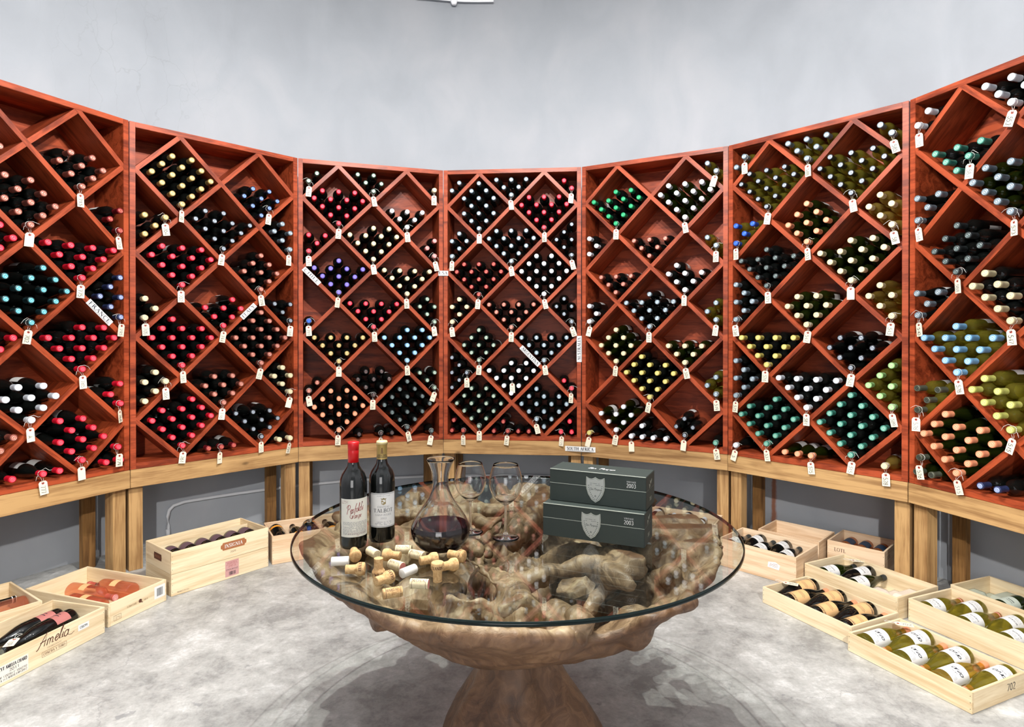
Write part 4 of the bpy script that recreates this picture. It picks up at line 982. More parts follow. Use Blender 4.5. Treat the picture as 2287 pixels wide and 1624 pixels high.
art = MB(); grid(art, .088, .100, M_paper, .049, rad=.004)
for w_2, h_2 in ((.083, .095),):
    for p, q in (((-w_2/2, -h_2/2), (w_2/2, -h_2/2)), ((w_2/2, -h_2/2), (w_2/2, h_2/2)), ((w_2/2, h_2/2), (-w_2/2, h_2/2)), ((-w_2/2, h_2/2), (-w_2/2, -h_2/2))):
        nn = 16; art.stroke([(p[0]+(q[0]-p[0])*i/nn, p[1]+(q[1]-p[1])*i/nn+.099) for i in range(nn+1)], .0013, M_inkgrey, T((0, 0, .0005)))
text_serif(art, 'TALBOT', .0105, M_ink, Tz(.093), width=.060)
text_serif(art, 'CHATEAU', .0052, M_inkgrey, Tz(.1065), width=.036)
text_serif(art, 'SAINT-JULIEN', .0050, M_inkgrey, Tz(.083), width=.048)
text_serif(art, '2003', .0050, M_inkgrey, Tz(.073), width=.018)
fine_print(art, .05, .012, 3, M_inkgrey, Tz(.061), 8, .7)
M_crest = simple('bronze_crest_print', (150, 134, 92), .5)
art.poly([(-.0065, .0), (.0, -.0035), (.0065, .0), (.0065, .010), (-.0065, .010)], M_crest, Tz(.118, .0004))
art.poly([(-.005, .0012), (-.0003, .0012), (-.0003, .005), (-.005, .005)], M_paper, Tz(.118, .0007)); art.poly([(.0003, .0052), (.005, .0052), (.005, .009), (.0003, .009)], M_paper, Tz(.118, .0007))
art.poly([(-.006, .0115), (.006, .0115), (.0085, .0165), (.004, .0145), (.0, .0175), (-.004, .0145), (-.0085, .0165)], M_crest, Tz(.118, .0004))
text_serif(art, 'GRAND CRU CLASSE', .0026, M_inkgrey, Tz(.1395), width=.04)
b = MB(); wrap(b, art, .0383, fa2+.12); b.build('front_label', e, 'white label with a small crest and serif lettering')

# decanter
e = empty('decanter', T((-.2035, 1.742, ZT)), 'wide-bottomed clear crystal decanter part filled with red wine', 'decanter')
dp = [(0, .004), (.030, .003), (.036, .001), (.060, .012), (.077, .032), (.0835, .053), (.082, .070), (.071, .094), (.054, .118), (.038, .142), (.027, .168), (.0225, .190), (.0235, .212), (.031, .238), (.0410, .258)]
def smooth_prof(p, k=4):
    out = []
    for i in range(len(p)-1):
        p0 = p[max(i-1, 0)]; p1 = p[i]; p2 = p[i+1]; p3 = p[min(i+2, len(p)-1)]
        for j in range(k):
            t = j/k
            out.append(tuple(max(0, .5*((2*p1[d])+(-p0[d]+p2[d])*t+(2*p0[d]-5*p1[d]+4*p2[d]-p3[d])*t*t+(-p0[d]+3*p1[d]-3*p2[d]+p3[d])*t**3)) if d == 0 else .5*((2*p1[d])+(-p0[d]+p2[d])*t+(2*p0[d]-5*p1[d]+4*p2[d]-p3[d])*t*t+(-p0[d]+3*p1[d]-3*p2[d]+p3[d])*t**3) for d in (0, 1)))
    return out+[p[-1]]
sp_ = smooth_prof(dp)
b = MB(); b.lathe(sp_+[(.0408, .2592), (.0398, .258)]+[(max(0, r-.0020), z+.0012) for r, z in sp_[::-1] if z < .256], M_crystal, 64, caps=False)
b.build('glass_body', e)
b = MB(); wl = .074
wp = [(max(0, r-.0017), z+.0009) for r, z in sp_ if z < wl]
b.lathe(wp+[(wp[-1][0]-.0005, wl)], M_wine, 64, caps=False)
b.lathe([(wp[-1][0]-.0005, wl), (0, wl)], M_winetop, 64, smooth=False, caps=False)
b.build('red_wine', e, 'dark red wine in the decanter')

# wine glasses
def wine_glass(x, y, h, lab):
    e = empty('wine_glass', T((x, y, ZT)), lab, 'wine glass', 'empty wine glasses on the table')
    k = h/.22
    bowl = smooth_prof([(.004*k, .098*k), (.020*k, .108*k), (.040*k, .130*k), (.0500*k, .158*k), (.0475*k, .186*k), (.0370*k, .220*k)])
    b = MB(); b.lathe([(0, bowl[0][1])]+bowl+[(bowl[-1][0]-.0006, .2205*k)]+[(max(0, r-.0012), z+.0018 if i < 6 else z) for i, (r, z) in reversed(list(enumerate(bowl)))]+[(0, bowl[0][1]+.004)], M_crystal, 48, caps=False)
    b.build('bowl', e)
    b = MB(); b.lathe([(0, .0072)]+smooth_prof([(.008, .0072), (.0048, .020*k), (.0038, .05*k), (.0040, .085*k), (.0048, .0965*k)])+[(0, .0970*k)], M_crystal_stem, 20, caps=False); b.build('stem', e)
    b = MB(); b.lathe([(0, .0005), (.040*k, .0002), (.0405*k, .0010), (.030*k, .0026), (.012, .0055), (.008, .007), (0, .0075)], M_crystal, 48, caps=False); b.build('foot', e)
wine_glass(-.129, 1.895, .215, 'empty stemmed wine glass standing just behind the decanter')
wine_glass(-.019, 1.842, .222, 'empty stemmed wine glass between the decanter group and gift boxes')

# gift boxes
M_box = simple('dark_green_gift_card', (36, 46, 42), .65); M_boxe = simple('pale_gilt_edge', (196, 202, 190), .4, .2)
M_shield = simple('silver_foil_shield', (178, 182, 178), .35, .5); M_shd = simple('shield_print', (104, 110, 106), .5)
def gift_box(x, y, z, ang, L_, Wd, H_, lab):
    e = empty('gift_box', T((x, y, z)) @ R(ang), lab, 'gift box', 'stacked dark green champagne gift boxes')
    b = MB(); b.box((0, 0, 0), (L_, Wd, H_), M_box, bev=.0012)
    b.box((0.001, -.0006, H_-.0016), (L_-.001, .0012, H_+.0003), M_boxe)
    b.build('carton', e)
    b = MB(); F = T((0, -.0006, 0)) @ R(PI/2, 'X')
    zc = H_*.56
    b.stroke([(0.0, zc), (L_*.40, zc)], .0011, M_boxe, F); b.stroke([(L_*.585, zc), (L_, zc)], .0011, M_boxe, F)
    F2 = T((L_+.0006, 0, 0)) @ R(PI/2, 'Z') @ R(PI/2, 'X')
    b.stroke([(0, zc), (Wd, zc)], .0008, M_shd, F2)
    text_serif(b, 'VINTAGE', .0046, M_paper, F @ T((L_*.855, H_*.79, 0)), width=.028)
    text_serif(b, '2003', .0115, M_paper, F @ T((L_*.855, H_*.64, 0)), width=.029, bold=1.15, sp=.14)
    text_script(b, 'Dom', .018, M_paper, T((L_*.40, Wd*.42, H_+.0005)), .12, width=.026)
    text_script(b, 'Perignon', .018, M_paper, T((L_*.56, Wd*.42, H_+.0005)), .12, width=.05)
    text_script(b, 'Dom Perignon', .012, M_boxe, F2 @ T((Wd*.5, H_*.68, 0)) @ R(.5), .1, width=.04)
    text_serif(b, '2003', .010, M_boxe, F2 @ T((Wd*.5, H_*.2, 0)), width=.028)
    b.build('lettering', e, 'white lettering and a thin rule')
    b = MB()
    s_ = H_*.36; w_ = s_*.80; zs = H_*.50
    def shield(k, off):
        pts = []
        for i in range(9): t = i/8; pts.append((-w_*k+w_*k*t, s_*k*(1-.0)-.16*s_*k*math.sin(PI*t)))
        for i in range(1, 9): t = i/8; pts.append((w_*k*t, s_*k-.16*s_*k*math.sin(PI*t)))
        pts += [(w_*k*1.04, s_*.4*k), (w_*k*1.0, -.05*s_*k), (w_*k*.82, -.5*s_*k), (w_*k*.45, -.95*s_*k), (0, -1.18*s_*k), (-w_*k*.45, -.95*s_*k), (-w_*k*.82, -.5*s_*k), (-w_*k*1.0, -.05*s_*k), (-w_*k*1.04, s_*.4*k)]
        return pts
    F3 = T((L_*.49, -.0009, zs)) @ R(PI/2, 'X')
    pts = shield(1.0, 0); m_ = len(pts)
    def fan(pts, z, m): 
        c = (0, -.1*s_, z); b.add([c]+[(x_, y_, z) for x_, y_ in pts], [(0, i+1, (i+1) % len(pts)+1) for i in range(len(pts))], m, False, F3)
    fan(pts, .0, M_boxe); fan(shield(.95, 0), .0003, M_shd); fan(shield(.91, 0), .0006, M_shield)
    for sx in (-1, 1):
        for i in range(9):
            t = i/8; px_ = sx*w_*(.74-.62*t**1.7); py_ = .25*s_-1.15*s_*t**.9
            b.stroke([(px_-.0016, py_-.001), (px_+.0016, py_+.001)], .0022, M_shd, F3 @ T((0, 0, .0009)))
    star = [(math.cos(PI/2+PI*i/5)*(.0042 if i % 2 == 0 else .0017), math.sin(PI/2+PI*i/5)*(.0042 if i % 2 == 0 else .0017)-.62*s_, 0) for i in range(10)]
    b.add([(0, -.62*s_, 0)]+star, [(0, i+1, (i+1) % 10+1) for i in range(10)], M_shd, False, F3 @ T((0, 0, .0009)))
    text_script(b, 'Dom Perignon', .007, M_shd, F3 @ T((0, -.12*s_, .0009)), .14, width=w_*1.25)
    fine_print(b, w_*1.2, .010, 2, M_shd, F3 @ T((0, .38*s_, .0009)), 3, .8)
    b.build('shield_badge', e, 'silver shield badge with a star')
gift_box(.095, 1.874, ZT, -23.7*D2R, .310, .115, .0978, 'dark green gift box with silver shield, lower of the two stacked on the table')
gift_box(.118, 1.905, ZT+.0990, -25.0*D2R, .300, .112, .0975, 'dark green gift box with silver shield, stacked on top of the other')

# corks
M_cork = wood('natural_cork', (208, 172, 122), (172, 130, 84), rough=.85, scale=6, stretch=(8, 8, 8), knots=False, blotch=.3, bump=.5)
M_corkw = wood('pale_waxed_cork', (224, 210, 176), (204, 186, 146), rough=.7, scale=6, stretch=(8, 8, 8), knots=False, blotch=.2, bump=.2)
M_corkwhite = simple('white_synthetic_cork', (226, 222, 214), .5)
M_corkred = simple('wine_stained_cork_end', (196, 120, 112), .7)
def cork(x, y, ang, kind, lab, up=False, txt=None, tilt=0.0):
    b = MB()
    if kind == 'champ':
        b.lathe(smooth_prof([(0, -.024), (.0105, -.024), (.0112, -.020), (.0112, -.004), (.0122, .002), (.0158, .008), (.0166, .014), (.0160, .020), (.0135, .0245), (0, .0255)], 3), M_cork, 28)
        if txt: 
            a2 = MB(); text_serif(a2, txt, .0072, M_brown, T((0, .010, .0008)), width=.03, bold=1.3); wrap(b, a2, .0163, (3.9 if not up else (-PI/2 if up == 'up' else PI/2)))
        rr = .0140
    else:
        m = {'wine': M_corkw, 'red': M_corkw, 'white': M_corkwhite, 'nat': M_cork}[kind]
        b.lathe([(0, -.0225), (.0108, -.0225), (.0118, -.0215), (.0118, .0215), (.0108, .0225)], m, 28, caps=False)
        b.lathe([(.0108, .0225), (0, .0225)], M_corkred if kind == 'red' else m, 28, smooth=False, caps=False)
        if txt:
            a2 = MB(); text_serif(a2, txt, .0058, M_brown, T((0, 0, .0005)) @ R(PI/2) @ T((0, -.003, 0)), width=.032); wrap(b, a2, .0119, 3.75)
            for zz in (-.017, .017): b.lathe([(.0121, zz), (.0121, zz+.0008)], M_brown, 20, caps=False)
        rr = .0118
    o = b.build('champagne_cork' if kind == 'champ' else 'wine_cork')
    if up: o.matrix_world = T((x, y, ZT+.0245+tilt)) @ R(ang) @ (R(PI, 'X') if up == 'down' else Matrix())
    else: o.matrix_world = T((x, y, ZT+(.0125 if kind != 'champ' else .0155))) @ R(ang) @ R(PI/2, 'Y') @ R(PI*.0)
    tag(o, lab, 'cork', 'corks scattered on the glass table'); return o
cork(-.454, 1.616, 8*D2R, 'white', 'off-white synthetic cork lying at the outer left of the scatter')
cork(-.427, 1.662, -70*D2R, 'champ', 'champagne cork with its domed head towards the viewer, below the red-capped bottle')
cork(-.382, 1.682, -48*D2R, 'wine', 'pale wine cork lying below the crested bottle')
cork(-.324, 1.652, 166*D2R, 'champ', 'champagne cork lying with its head leftward, behind a printed cork')
cork(-.302, 1.706, 0, 'wine', 'pale green-grey wine cork closest to the decanter', txt='VIN')
cork(-.258, 1.664, -28*D2R, 'wine', 'printed wine cork lying in front of the decanter', txt='ROSE')
cork(-.221, 1.620, 28*D2R, 'champ', 'champagne cork lying just behind the upright one')
cork(-.398, 1.553, 6*D2R, 'champ', 'champagne cork with large printed letters, below the white cork', txt='CUVEE')
cork(-.336, 1.540, 0, 'champ', 'champagne cork standing on its printed head', up='down', txt='EXTRA')
cork(-.300, 1.588, -35*D2R, 'red', 'speckled wine cork with a wine-stained end, centre of the scatter', txt='MINUTA')
cork(-.262, 1.548, 52*D2R, 'white', 'pure white synthetic cork lying at an angle')
cork(-.312, 1.490, 48*D2R, 'champ', 'champagne cork lying against the one standing on its head', txt='CLETTO')
cork(-.184, 1.512, 0, 'champ', 'champagne cork standing upright with lettering on its head', up='up', txt='CLANDS')
cork(-.164, 1.578, 30*D2R, 'champ', 'champagne cork half hidden behind the upright one')
cork(-.150, 1.652, -25*D2R, 'champ', 'champagne cork on its own below the wine glass stem', txt='P')
cork(-.222, 1.468, -6*D2R, 'red', 'cream wine cork with a pink stained end, near the table edge', txt='ROSA')
cork(-.277, 1.417, 22*D2R, 'nat', 'long natural cork with printed lettering, closest to the table edge', txt='MARGAUX')

# ------------------------------------------------------------------ crates
def crate(c0, aL, aW, L_, W_, H_, lab, z0=.001, mat=None, th=.010, nailed=True):
    """c0: corner; aL/aW directions (deg); open-topped box of five boards. Returns (empty, local->world); local x along the length, y across, z up"""
    m = mat or M_crate
    aL *= D2R
    flip = math.sin(aW*D2R-aL) < 0
    O = Vector((c0[0], c0[1], z0))
    if flip: O = O+Vector((math.cos(aL), math.sin(aL), 0))*L_; aL += PI       # keep a right-handed frame
    M4 = T(O) @ R(aL)
    e = empty('wine_crate', M4, lab, 'crate', 'open pine wine crates on the floor')
    for y0 in (0, W_-th):
        b = MB(); b.box((-L_/2, 0, 0), (L_/2, th, H_), m, bev=.0008)
        if nailed:
            for xs in (-L_/2+.006, L_/2-.006):
                for k in range(3):
                    z = H_*(.2+.3*k); yy = -.0003 if y0 == 0 else th+.0003
                    b.lathe([(0, 0), (.0016, 0)], M_nail, 6, T((xs, yy, z)) @ R(PI/2 if y0 == 0 else -PI/2, 'X'), smooth=False, caps=False)
        o = b.build('side_board', e); o.location = (L_/2, y0, 0)
    for x0 in (0, L_-th):
        b = MB(); b.box((-(W_/2-th), 0, 0), (W_/2-th, th, H_), m, bev=.0008)
        o = b.build('end_board', e); o.matrix_local = T((x0+th, W_/2, 0)) @ R(PI/2)
    b = MB(); b.box((th-L_/2, th, 0), (L_/2-th, W_-th, .006), m); o = b.build('base_board', e); o.location = (L_/2, 0, 0)
    return e, M4, flip
def crate_bottle(M4, x, y, z, dirv, sh, g, cap, lab, k=1.08, roll=0.0, lcol=None, lz=(.05, .14), half=60, mark=None, capsule=True, gap_=.0, group='bottles lying in the open crates', tilt=0.0, kl=1.0):
    """bottle lying with its base centre at (x,y), pointing along dirv (deg in the crate frame), paper label up"""
    o = link('wine_bottle', body_mesh(sh, g, k, 40))
    o.matrix_world = M4 @ T((x, y, z)) @ R(dirv*D2R) @ R(PI/2-tilt*D2R, 'Y') @ R(PI)
    tag(o, lab, 'wine bottle', group)
    if kl != 1.0: o.scale = (1, 1, kl)
    if capsule: link('capsule', cap_mesh(cap, 28), o)
    if lz:
        l = link('paper_label', label_mesh(sh, k, lcol, lz[0], lz[1], half, mark), o); l.rotation_euler.z = -roll*D2R
    return o
TAN = 'tan_label_paper'; simple(TAN, (222, 178, 124), .6); ORG = 'orange_label_paper'; simple(ORG, (226, 150, 50), .55)
PNK = 'pink_foil_label'; simple(PNK, (214, 140, 134), .35, .4); PLM = 'plum_label_paper'; simple(PLM, (92, 70, 78), .6); GRY = 'pale_green_label_paper'; simple(GRY, (196, 204, 190), .6); NVY = 'navy_label_paper'; simple(NVY, (28, 50, 72), .5)
def stamp(e, x, z, w, h, side, fn, W_=None, L_=None, flip=False, base=None, name='printed_mark', label=None):
    """artwork on the board facing out: side 'f' (y=0), 'r' (x=L), 'l' (x=0), 'b' (y=W)"""
    b = MB()
    F = {'f': T((x, -.0008, z)) @ R(PI/2, 'X'), 'r': T((L_+.0008 if L_ else 0, x, z)) @ R(PI/2) @ R(PI/2, 'X'), 'l': T((-.0008, x, z)) @ R(-PI/2) @ R(PI/2, 'X'), 'b': T((x, (W_ or 0)+.0008, z)) @ R(PI) @ R(PI/2, 'X')}[side]
    if base is not None: b.poly([(-w/2, -h/2, 0), (w/2, -h/2, 0), (w/2, h/2, 0), (-w/2, h/2, 0)], base, F); F = F @ T((0, 0, .0004))
    fn(b, F); return b.build(name, e, label)
GX = 'bottles lying in the open crates'
def pair_fill(M4, L_, W_, n, start, pitch, z, first_front, mk):
    for i in range(n):
        front = (i % 2 == 0) == first_front
        x = start+i*pitch
        y = .014 if front else W_-.014
        mk(i, x, y, 90 if front else -90)
seqw = ['first', 'second', 'third', 'fourth', 'fifth', 'sixth']

# N: front crate, marked 702; from its near-left corner the length runs towards the viewer
e, M4, fl = crate((1.451, 2.642), -66.2, 26.3, .492, .338, .078, 'flat open pine crate marked 702 with six white wine bottles, lowest on the floor')
# frame: local x runs along the length, but starts at the end where the frame was flipped
def lx(x, L_, fl): return L_-x if fl else x
for i in range(6):
    back = i % 2 == 1; x = lx(.0515+i*.0778, .492, fl)
    y, d = (.016, 90) if not back else (.322, -90)
    crate_bottle(M4, x, y, .047, d, 'u', 'y' if i != 4 else 'a', 'O', '%s of six olive-glass white wine bottles with white labels, crate marked 702' % seqw[i], k=1.045, roll=(-30 if not back else 30), lz=(.032, .130), half=80, mark='script')
stamp(e, .17, .045, .1, .03, 'l' if fl else 'r', lambda b, F: text_hand(b, '702', .026, M_ink, F @ T((.07, -.012, 0)), .1), L_=.492)
# K
e, M4, fl = crate((1.279, 3.122), -64.4, 26.9, .487, .328, .081, 'flat open pine crate of six tan-labelled bottles, behind the crate marked 702')
for i in range(6):
    back = i % 2 == 0; x = lx(.0505+i*.0772, .487, fl)
    y, d = (.013, 90) if not back else (.315, -90)
    crate_bottle(M4, x, y, .047, d, 'u', 'd', 'O', '%s of six dark bottles with tan labels and peach capsules in one crate' % seqw[i], k=1.045, roll=(-30 if not back else 30), lcol=TAN, lz=(.030, .130), half=82, mark=((.06, .04, 1), (.13, .02, 1), (.55, .015, .3), (.62, .015, .4), (.69, .015, .3)))
# M
e, M4, fl = crate((1.896, 2.927), -67.4, 23.8, .55, .314, .105, 'open pine crate with white-labelled olive bottles, at the right beyond the crate marked 702')
for i in range(5):
    back = i % 2 == 1; x = lx(.055+i*.083, .55, fl)
    y, d = (.012, 90) if not back else (.302, -90)
    crate_bottle(M4, x, y, .062, d, 'u', 'y', 'M', '%s of five olive bottles with white labels and pink capsules in right-hand crate' % seqw[i], k=1.06, roll=(-30 if not back else 30), lz=(.04, .122), half=72, mark='plain', kl=.96)
# J
e, M4, fl = crate((1.614, 3.375), -64, 26.2, .51, .328, .108, 'open pine crate holding three white-labelled bottles and a moulded tray')
for i, (x, y, d) in enumerate(((.075, .013, 90), (.165, .314, -90), (.245, .013, 90))):
    crate_bottle(M4, lx(x, .51, fl), y, .060, d, 'u', 'd' if i == 1 else 'g', 'D', '%s of three dark green bottles with white labels beside a moulded tray' % seqw[i], k=1.04, roll=(-25 if d > 0 else 25), lz=(.045, .125), half=70, mark='plain')
M_pulp = simple('grey_moulded_pulp', (214, 200, 184), .9); M_pulpg = simple('greenish_moulded_pulp', (172, 176, 158), .9)
def pulp_tray(M4, x0, x1, y0, y1, z, mat, lab):
    nx, ny = 24, 26; vs = []; fs = []
    for s_ in (0, 1):
        for j in range(ny+1):
            for i in range(nx+1):
                x = x0+(x1-x0)*i/nx; y = y0+(y1-y0)*j/ny
                h_ = .026*max(-.6, min(.8, math.sin(2*PI*(x-x0)/.165+.6)*1.6))*(1 if (y-y0) < (y1-y0)*.55 else -1)
                vs.append((x, y, z+h_-(.003 if s_ else 0)))
    o1 = (nx+1)*(ny+1)
    for j in range(ny):
        for i in range(nx):
            a = j*(nx+1)+i; fs += [(a, a+1, a+nx+2, a+nx+1), (o1+a, o1+a+nx+1, o1+a+nx+2, o1+a+1)]
    rim_ = [i for i in range(nx+1)]+[(nx+1)*j+nx for j in range(1, ny+1)]+[ny*(nx+1)+i for i in range(nx-1, -1, -1)]+[(nx+1)*j for j in range(ny-1, 0, -1)]
    for q in range(len(rim_)): a, c = rim_[q], rim_[(q+1) % len(rim_)]; fs.append((a, o1+a, o1+c, c))
    b = MB(); b.add(vs, fs, mat, True); o = b.build('packing_tray'); o.matrix_world = M4; tag(o, lab, 'tray', 'moulded pulp packing trays')
xa, xb = sorted((lx(.30, .51, fl), lx(.495, .51, fl))); pulp_tray(M4, xa, xb, .013, .314, .035, M_pulp, 'moulded pulp packing tray beside the three white-labelled bottles')
# L
e, M4, fl = crate((2.203, 3.074), -68.5, 22.5, .52, .302, .112, 'open pine crate with pale-labelled dark green bottles, furthest right by the wall')
for i in range(4):
    back = i % 2 == 1; x = lx(.20+i*.085, .52, fl)
    y, d = (.012, 90) if not back else (.290, -90)
    crate_bottle(M4, x, y, .066, d, 'b', 'g', 'J', '%s of four dark green bottles with pale labels, crate by the right wall' % seqw[i], k=1.06, roll=(-25 if not back else 25), lcol=GRY, lz=(.04, .135), half=70, mark=((.55, .05, .3), (.4, .03, .3)), kl=.91)
xa, xb = sorted((lx(.012, .52, fl), lx(.155, .52, fl))); pulp_tray(M4, xa, xb, .013, .289, .05, M_pulpg, 'greenish moulded packing tray in the crate by the right wall')
# G
e, M4, fl = crate((1.228, 3.641), -46.8, 43.6, .452, .306, .158, 'open pine crate with a torn paper sticker and five white-labelled bottles', mat=M_crate2)
for i, (x, y, d) in enumerate(((.05, .013, 90), (.1265, .293, -90), (.203, .013, 90), (.2795, .293, -90), (.356, .013, 90))):
    crate_bottle(M4, lx(x, .452, fl), y, .112, d, 'u', 'd', 'D', '%s of five dark bottles with white labels, crate with torn sticker' % seqw[i], k=1.0, roll=(-20 if d > 0 else 20), lz=(.05, .12), half=66, mark='plain', kl=.93)
side_b = 'f'
def sticker(b, F):
    b.poly([(-.034, -.016, 0), (.03, -.02, 0), (.036, .008, 0), (.01, .020, 0), (-.03, .014, 0)], M_paper, F)
    fine_print(b, .045, .022, 4, M_inkred, F @ T((0, 0, .0004)), 6, .7)
stamp(e, lx(.33, .452, fl), .085, .07, .04, side_b, sticker, W_=.306, name='paper_sticker', label='torn white sticker')
o_ = pulp_tray(M4, *sorted((lx(.398, .452, fl), lx(.440, .452, fl))), .013, .29, .095, M_pulp, 'moulded pulp packing tray in the crate with the torn sticker')
# H
e, M4, fl = crate((1.545, 3.842), -45.1, 44.9, .36, .275, .150, 'empty open pine crate against the curved wall', mat=M_crate2)
# I
e, M4, fl = crate((1.872, 3.634), -45.5, 44.5, .30, .28, .150, 'pine crate with stamped capitals holding amber flat-lying bottles', mat=M_crate2)
for i in range(3):
    crate_bottle(M4, lx(.06+i*.085, .30, fl), .262, .09, -90, 'b', 'o', 'K', '%s of three amber bottles with navy labels in the stamped crate' % seqw[i], k=.9, roll=10, lcol=NVY, lz=(.05, .15), half=60, kl=.82)
stamp(e, lx(.07, .30, fl), .105, .1, .03, side_b, lambda b, F: text_serif(b, 'LOTL', .020, M_brown, F @ T((0, -.01, 0))), W_=.30)
stamp(e, .15, .105, .1, .03, 'l' if fl else 'r', lambda b, F: text_serif(b, 'LOTL', .020, M_brown, F @ T((-.07, -.01, 0))), L_=.30)
# F, behind the glass table edge
e, M4, fl = crate((1.245, 3.768), 150.6, 60.6, .48, .27, .188, 'pine crate with a round wreath emblem, seen through the table glass', mat=M_crate2)
for i in range(4):
    d = 90 if i % 2 else -90
    crate_bottle(M4, .07+i*.10, .02 if i % 2 else .25, .150, d, 'u', 'd', 'W', '%s of four dark bottles with white labels, crate with wreath emblem' % seqw[i], k=1.0, roll=0, lz=(.05, .12), half=60, kl=.78)
M_wreath = simple('olive_wreath_print', (150, 150, 84), .6)
def wreath(b, F):
    for k in range(28):
        a = 2*PI*k/28; b.stroke([(.040*math.cos(a), .040*math.sin(a)), (.052*math.cos(a+.12), .052*math.sin(a+.12))], .008, M_wreath, F)
    b.poly([(.036*math.cos(2*PI*i/24), .036*math.sin(2*PI*i/24), 0) for i in range(24)], M_paper, F)
    for k in range(2): b.stroke([(.03*math.cos(t*.1), .03*math.sin(t*.1)) for t in range(0, 64, 3)], .002, M_wreath, F @ T((0, 0, .0004)))
stamp(e, .22 if not fl else .28, .11, .1, .1, 'f' if fl else 'b', wreath, W_=.27)
# E, orange labels
e, M4, fl = crate((-1.425, 3.635), 30.4, 120.4, .56, .315, .168, 'pine crate of orange-labelled sparkling wine behind the standing bottles', mat=M_crate2)
for i in range(5):
    up_ = i % 2 == 0; x = .065+i*.103
    crate_bottle(M4, x, .285 if up_ else .03, .120 if up_ else .108, -90 if up_ else 90, 'u', 'd', 'O', '%s of five dark sparkling bottles with orange labels in their crate' % seqw[i], k=1.16, roll=0, lcol=ORG, lz=(.035, .062), half=100, mark=None, tilt=-6 if up_ else 4, kl=.86)
    o = [x_ for x_ in COL.objects if x_.name.startswith('paper_label')][-1]
# D, two stacked crates
e, M4, fl = crate((-1.775, 3.186), 52, 141, .545, .315, .113, 'closed lower pine crate with a pink barcode label, beneath the upper one', z0=.001)
b = MB(); b.box((.011, .011, .1), (.534, .304, .108), M_crate); b.build('lid', e)
M_pinkl = simple('dull_pink_label', (198, 150, 146), .7)
def barcode(b, F, w, h, n=26, seed=1):
    r_ = random.Random(seed); x = -w/2
    while x < w/2: t = r_.choice((.4, .8, 1.2))*w/n; b.stroke([(x+t/2, -h/2), (x+t/2, h/2)], t, M_ink, F); x += t+r_.choice((.4, .7, 1.1))*w/n
def pinklab(b, F):
    text_serif(b, 'INSIGNIA', .008, M_inkred, F @ T((0, .026, 0)), width=.055)
    for p, q in (((-.034, .022), (.034, .022)), ((-.034, .038), (.034, .038))): b.stroke([p, q], .0008, M_inkred, F)
    fine_print(b, .05, .012, 2, M_inkred, F @ T((0, .013, 0)), 2, .8)
    text_serif(b, '09INW060', .009, M_ink, F @ T((0, -.010, 0)), width=.068)
    barcode(b, F @ T((0, -.027, 0)), .038, .020)
stamp(e, .325, .056, .078, .088, 'f', pinklab, base=M_pinkl, name='barcode_label', label='dull pink barcode label')
stamp(e, .06, .012, .1, .01, 'f', lambda b, F: text_serif(b, 'PRODUCT OF USA', .006, M_brown, F, width=.06))
e, M4, fl = crate((-1.775, 3.186), 52, 141, .545, .315, .115, 'upper pine crate with brown branded plaque and a row of dark bottles inside', z0=.1155)
M_brand = simple('branded_brown_plaque', (160, 100, 62), .5)
def plaque(b, F):
    pts = [(-.062, -.021), (.062, -.021), (.066, -.012), (.073, -.010), (.075, 0), (.073, .010), (.066, .012), (.062, .021), (-.062, .021), (-.066, .012), (-.073, .010), (-.075, 0), (-.073, -.010), (-.066, -.012)]
    b.add([(0, 0, 0)]+[(x, y, 0) for x, y in pts], [(0, i+1, (i+1) % 14+1) for i in range(14)], M_brand, False, F)
    text_serif(b, 'INSIGNIA', .020, M_paper, F @ T((0, -.010, .0004)), width=.105)
    text_serif(b, '2009', .010, M_brown, F @ T((-.004, -.043, .0)), width=.034)
stamp(e, .335, .072, .15, .05, 'f', plaque, name='branded_plaque', label='brown branded plaque')
def sideplaque(b, F):
    b.poly([(-.045, -.018, 0), (.045, -.018, 0), (.048, 0, 0), (.045, .018, 0), (-.045, .018, 0), (-.048, 0, 0)], MATS['brown_branding'], F); text_serif(b, 'INSIGNIA', .012, M_brand, F @ T((0, -.006, .0004)), width=.07)
stamp(e, .16, .062, .1, .04, 'l', sideplaque, name='branded_plaque')
b = MB(); b.box((.02, .20, .07), (.525, .206, .105), M_crate); b.build('divider_board', e)
for i in range(6):
    crate_bottle(M4, .062+i*.084, .175, .062, -92, 'b', 'd', 'K', '%s in the row of six dark bottles inside the plaque-fronted crate' % seqw[i], k=1.06, roll=0, lcol=PLM, lz=(.04, .15), half=70, kl=.52)
# B, rose
e, M4, fl = crate((-1.879, 2.848), 161.2, 73.2, .56, .315, .108, 'open pine crate with barcode and three pink wine bottles')
Lb = .56
for i, (x, y, d) in enumerate(((.15, .25, 2), (.46, .157, 181), (.12, .062, 0))):
    # local x measured from the flipped end
    crate_bottle(M4, lx(x, Lb, fl) if fl else x, y, .052, d if not fl else 180+d if False else (d if not fl else d+180), 'b', 'p', 'M', '%s of three pink wine bottles lying in the crate with barcode' % seqw[i], k=1.12, roll=0, lcol=TAN, lz=(.085, .125), half=50)
def bcode(b, F): barcode(b, F, .036, .040, 30, 4)
sd = 'r' if fl else 'l'
stamp(e, .275, .062, .062, .062, sd, bcode, L_=Lb, base=M_paper, name='barcode_label', label='white barcode label')
def limited(b, F):
    text_serif(b, 'LIMITED', .008, M_brown, F @ T((-.045, -.004, 0)), width=.05); b.poly([(.009*math.cos(2*PI*i/14), .009*math.sin(2*PI*i/14)+.003, 0) for i in range(14)], M_brown, F); b.stroke([(.004, -.004), (.014, -.008)], .004, M_brown, F)
    text_serif(b, 'SELE', .007, M_brown, F @ T((.032, -.004, 0)), width=.022)
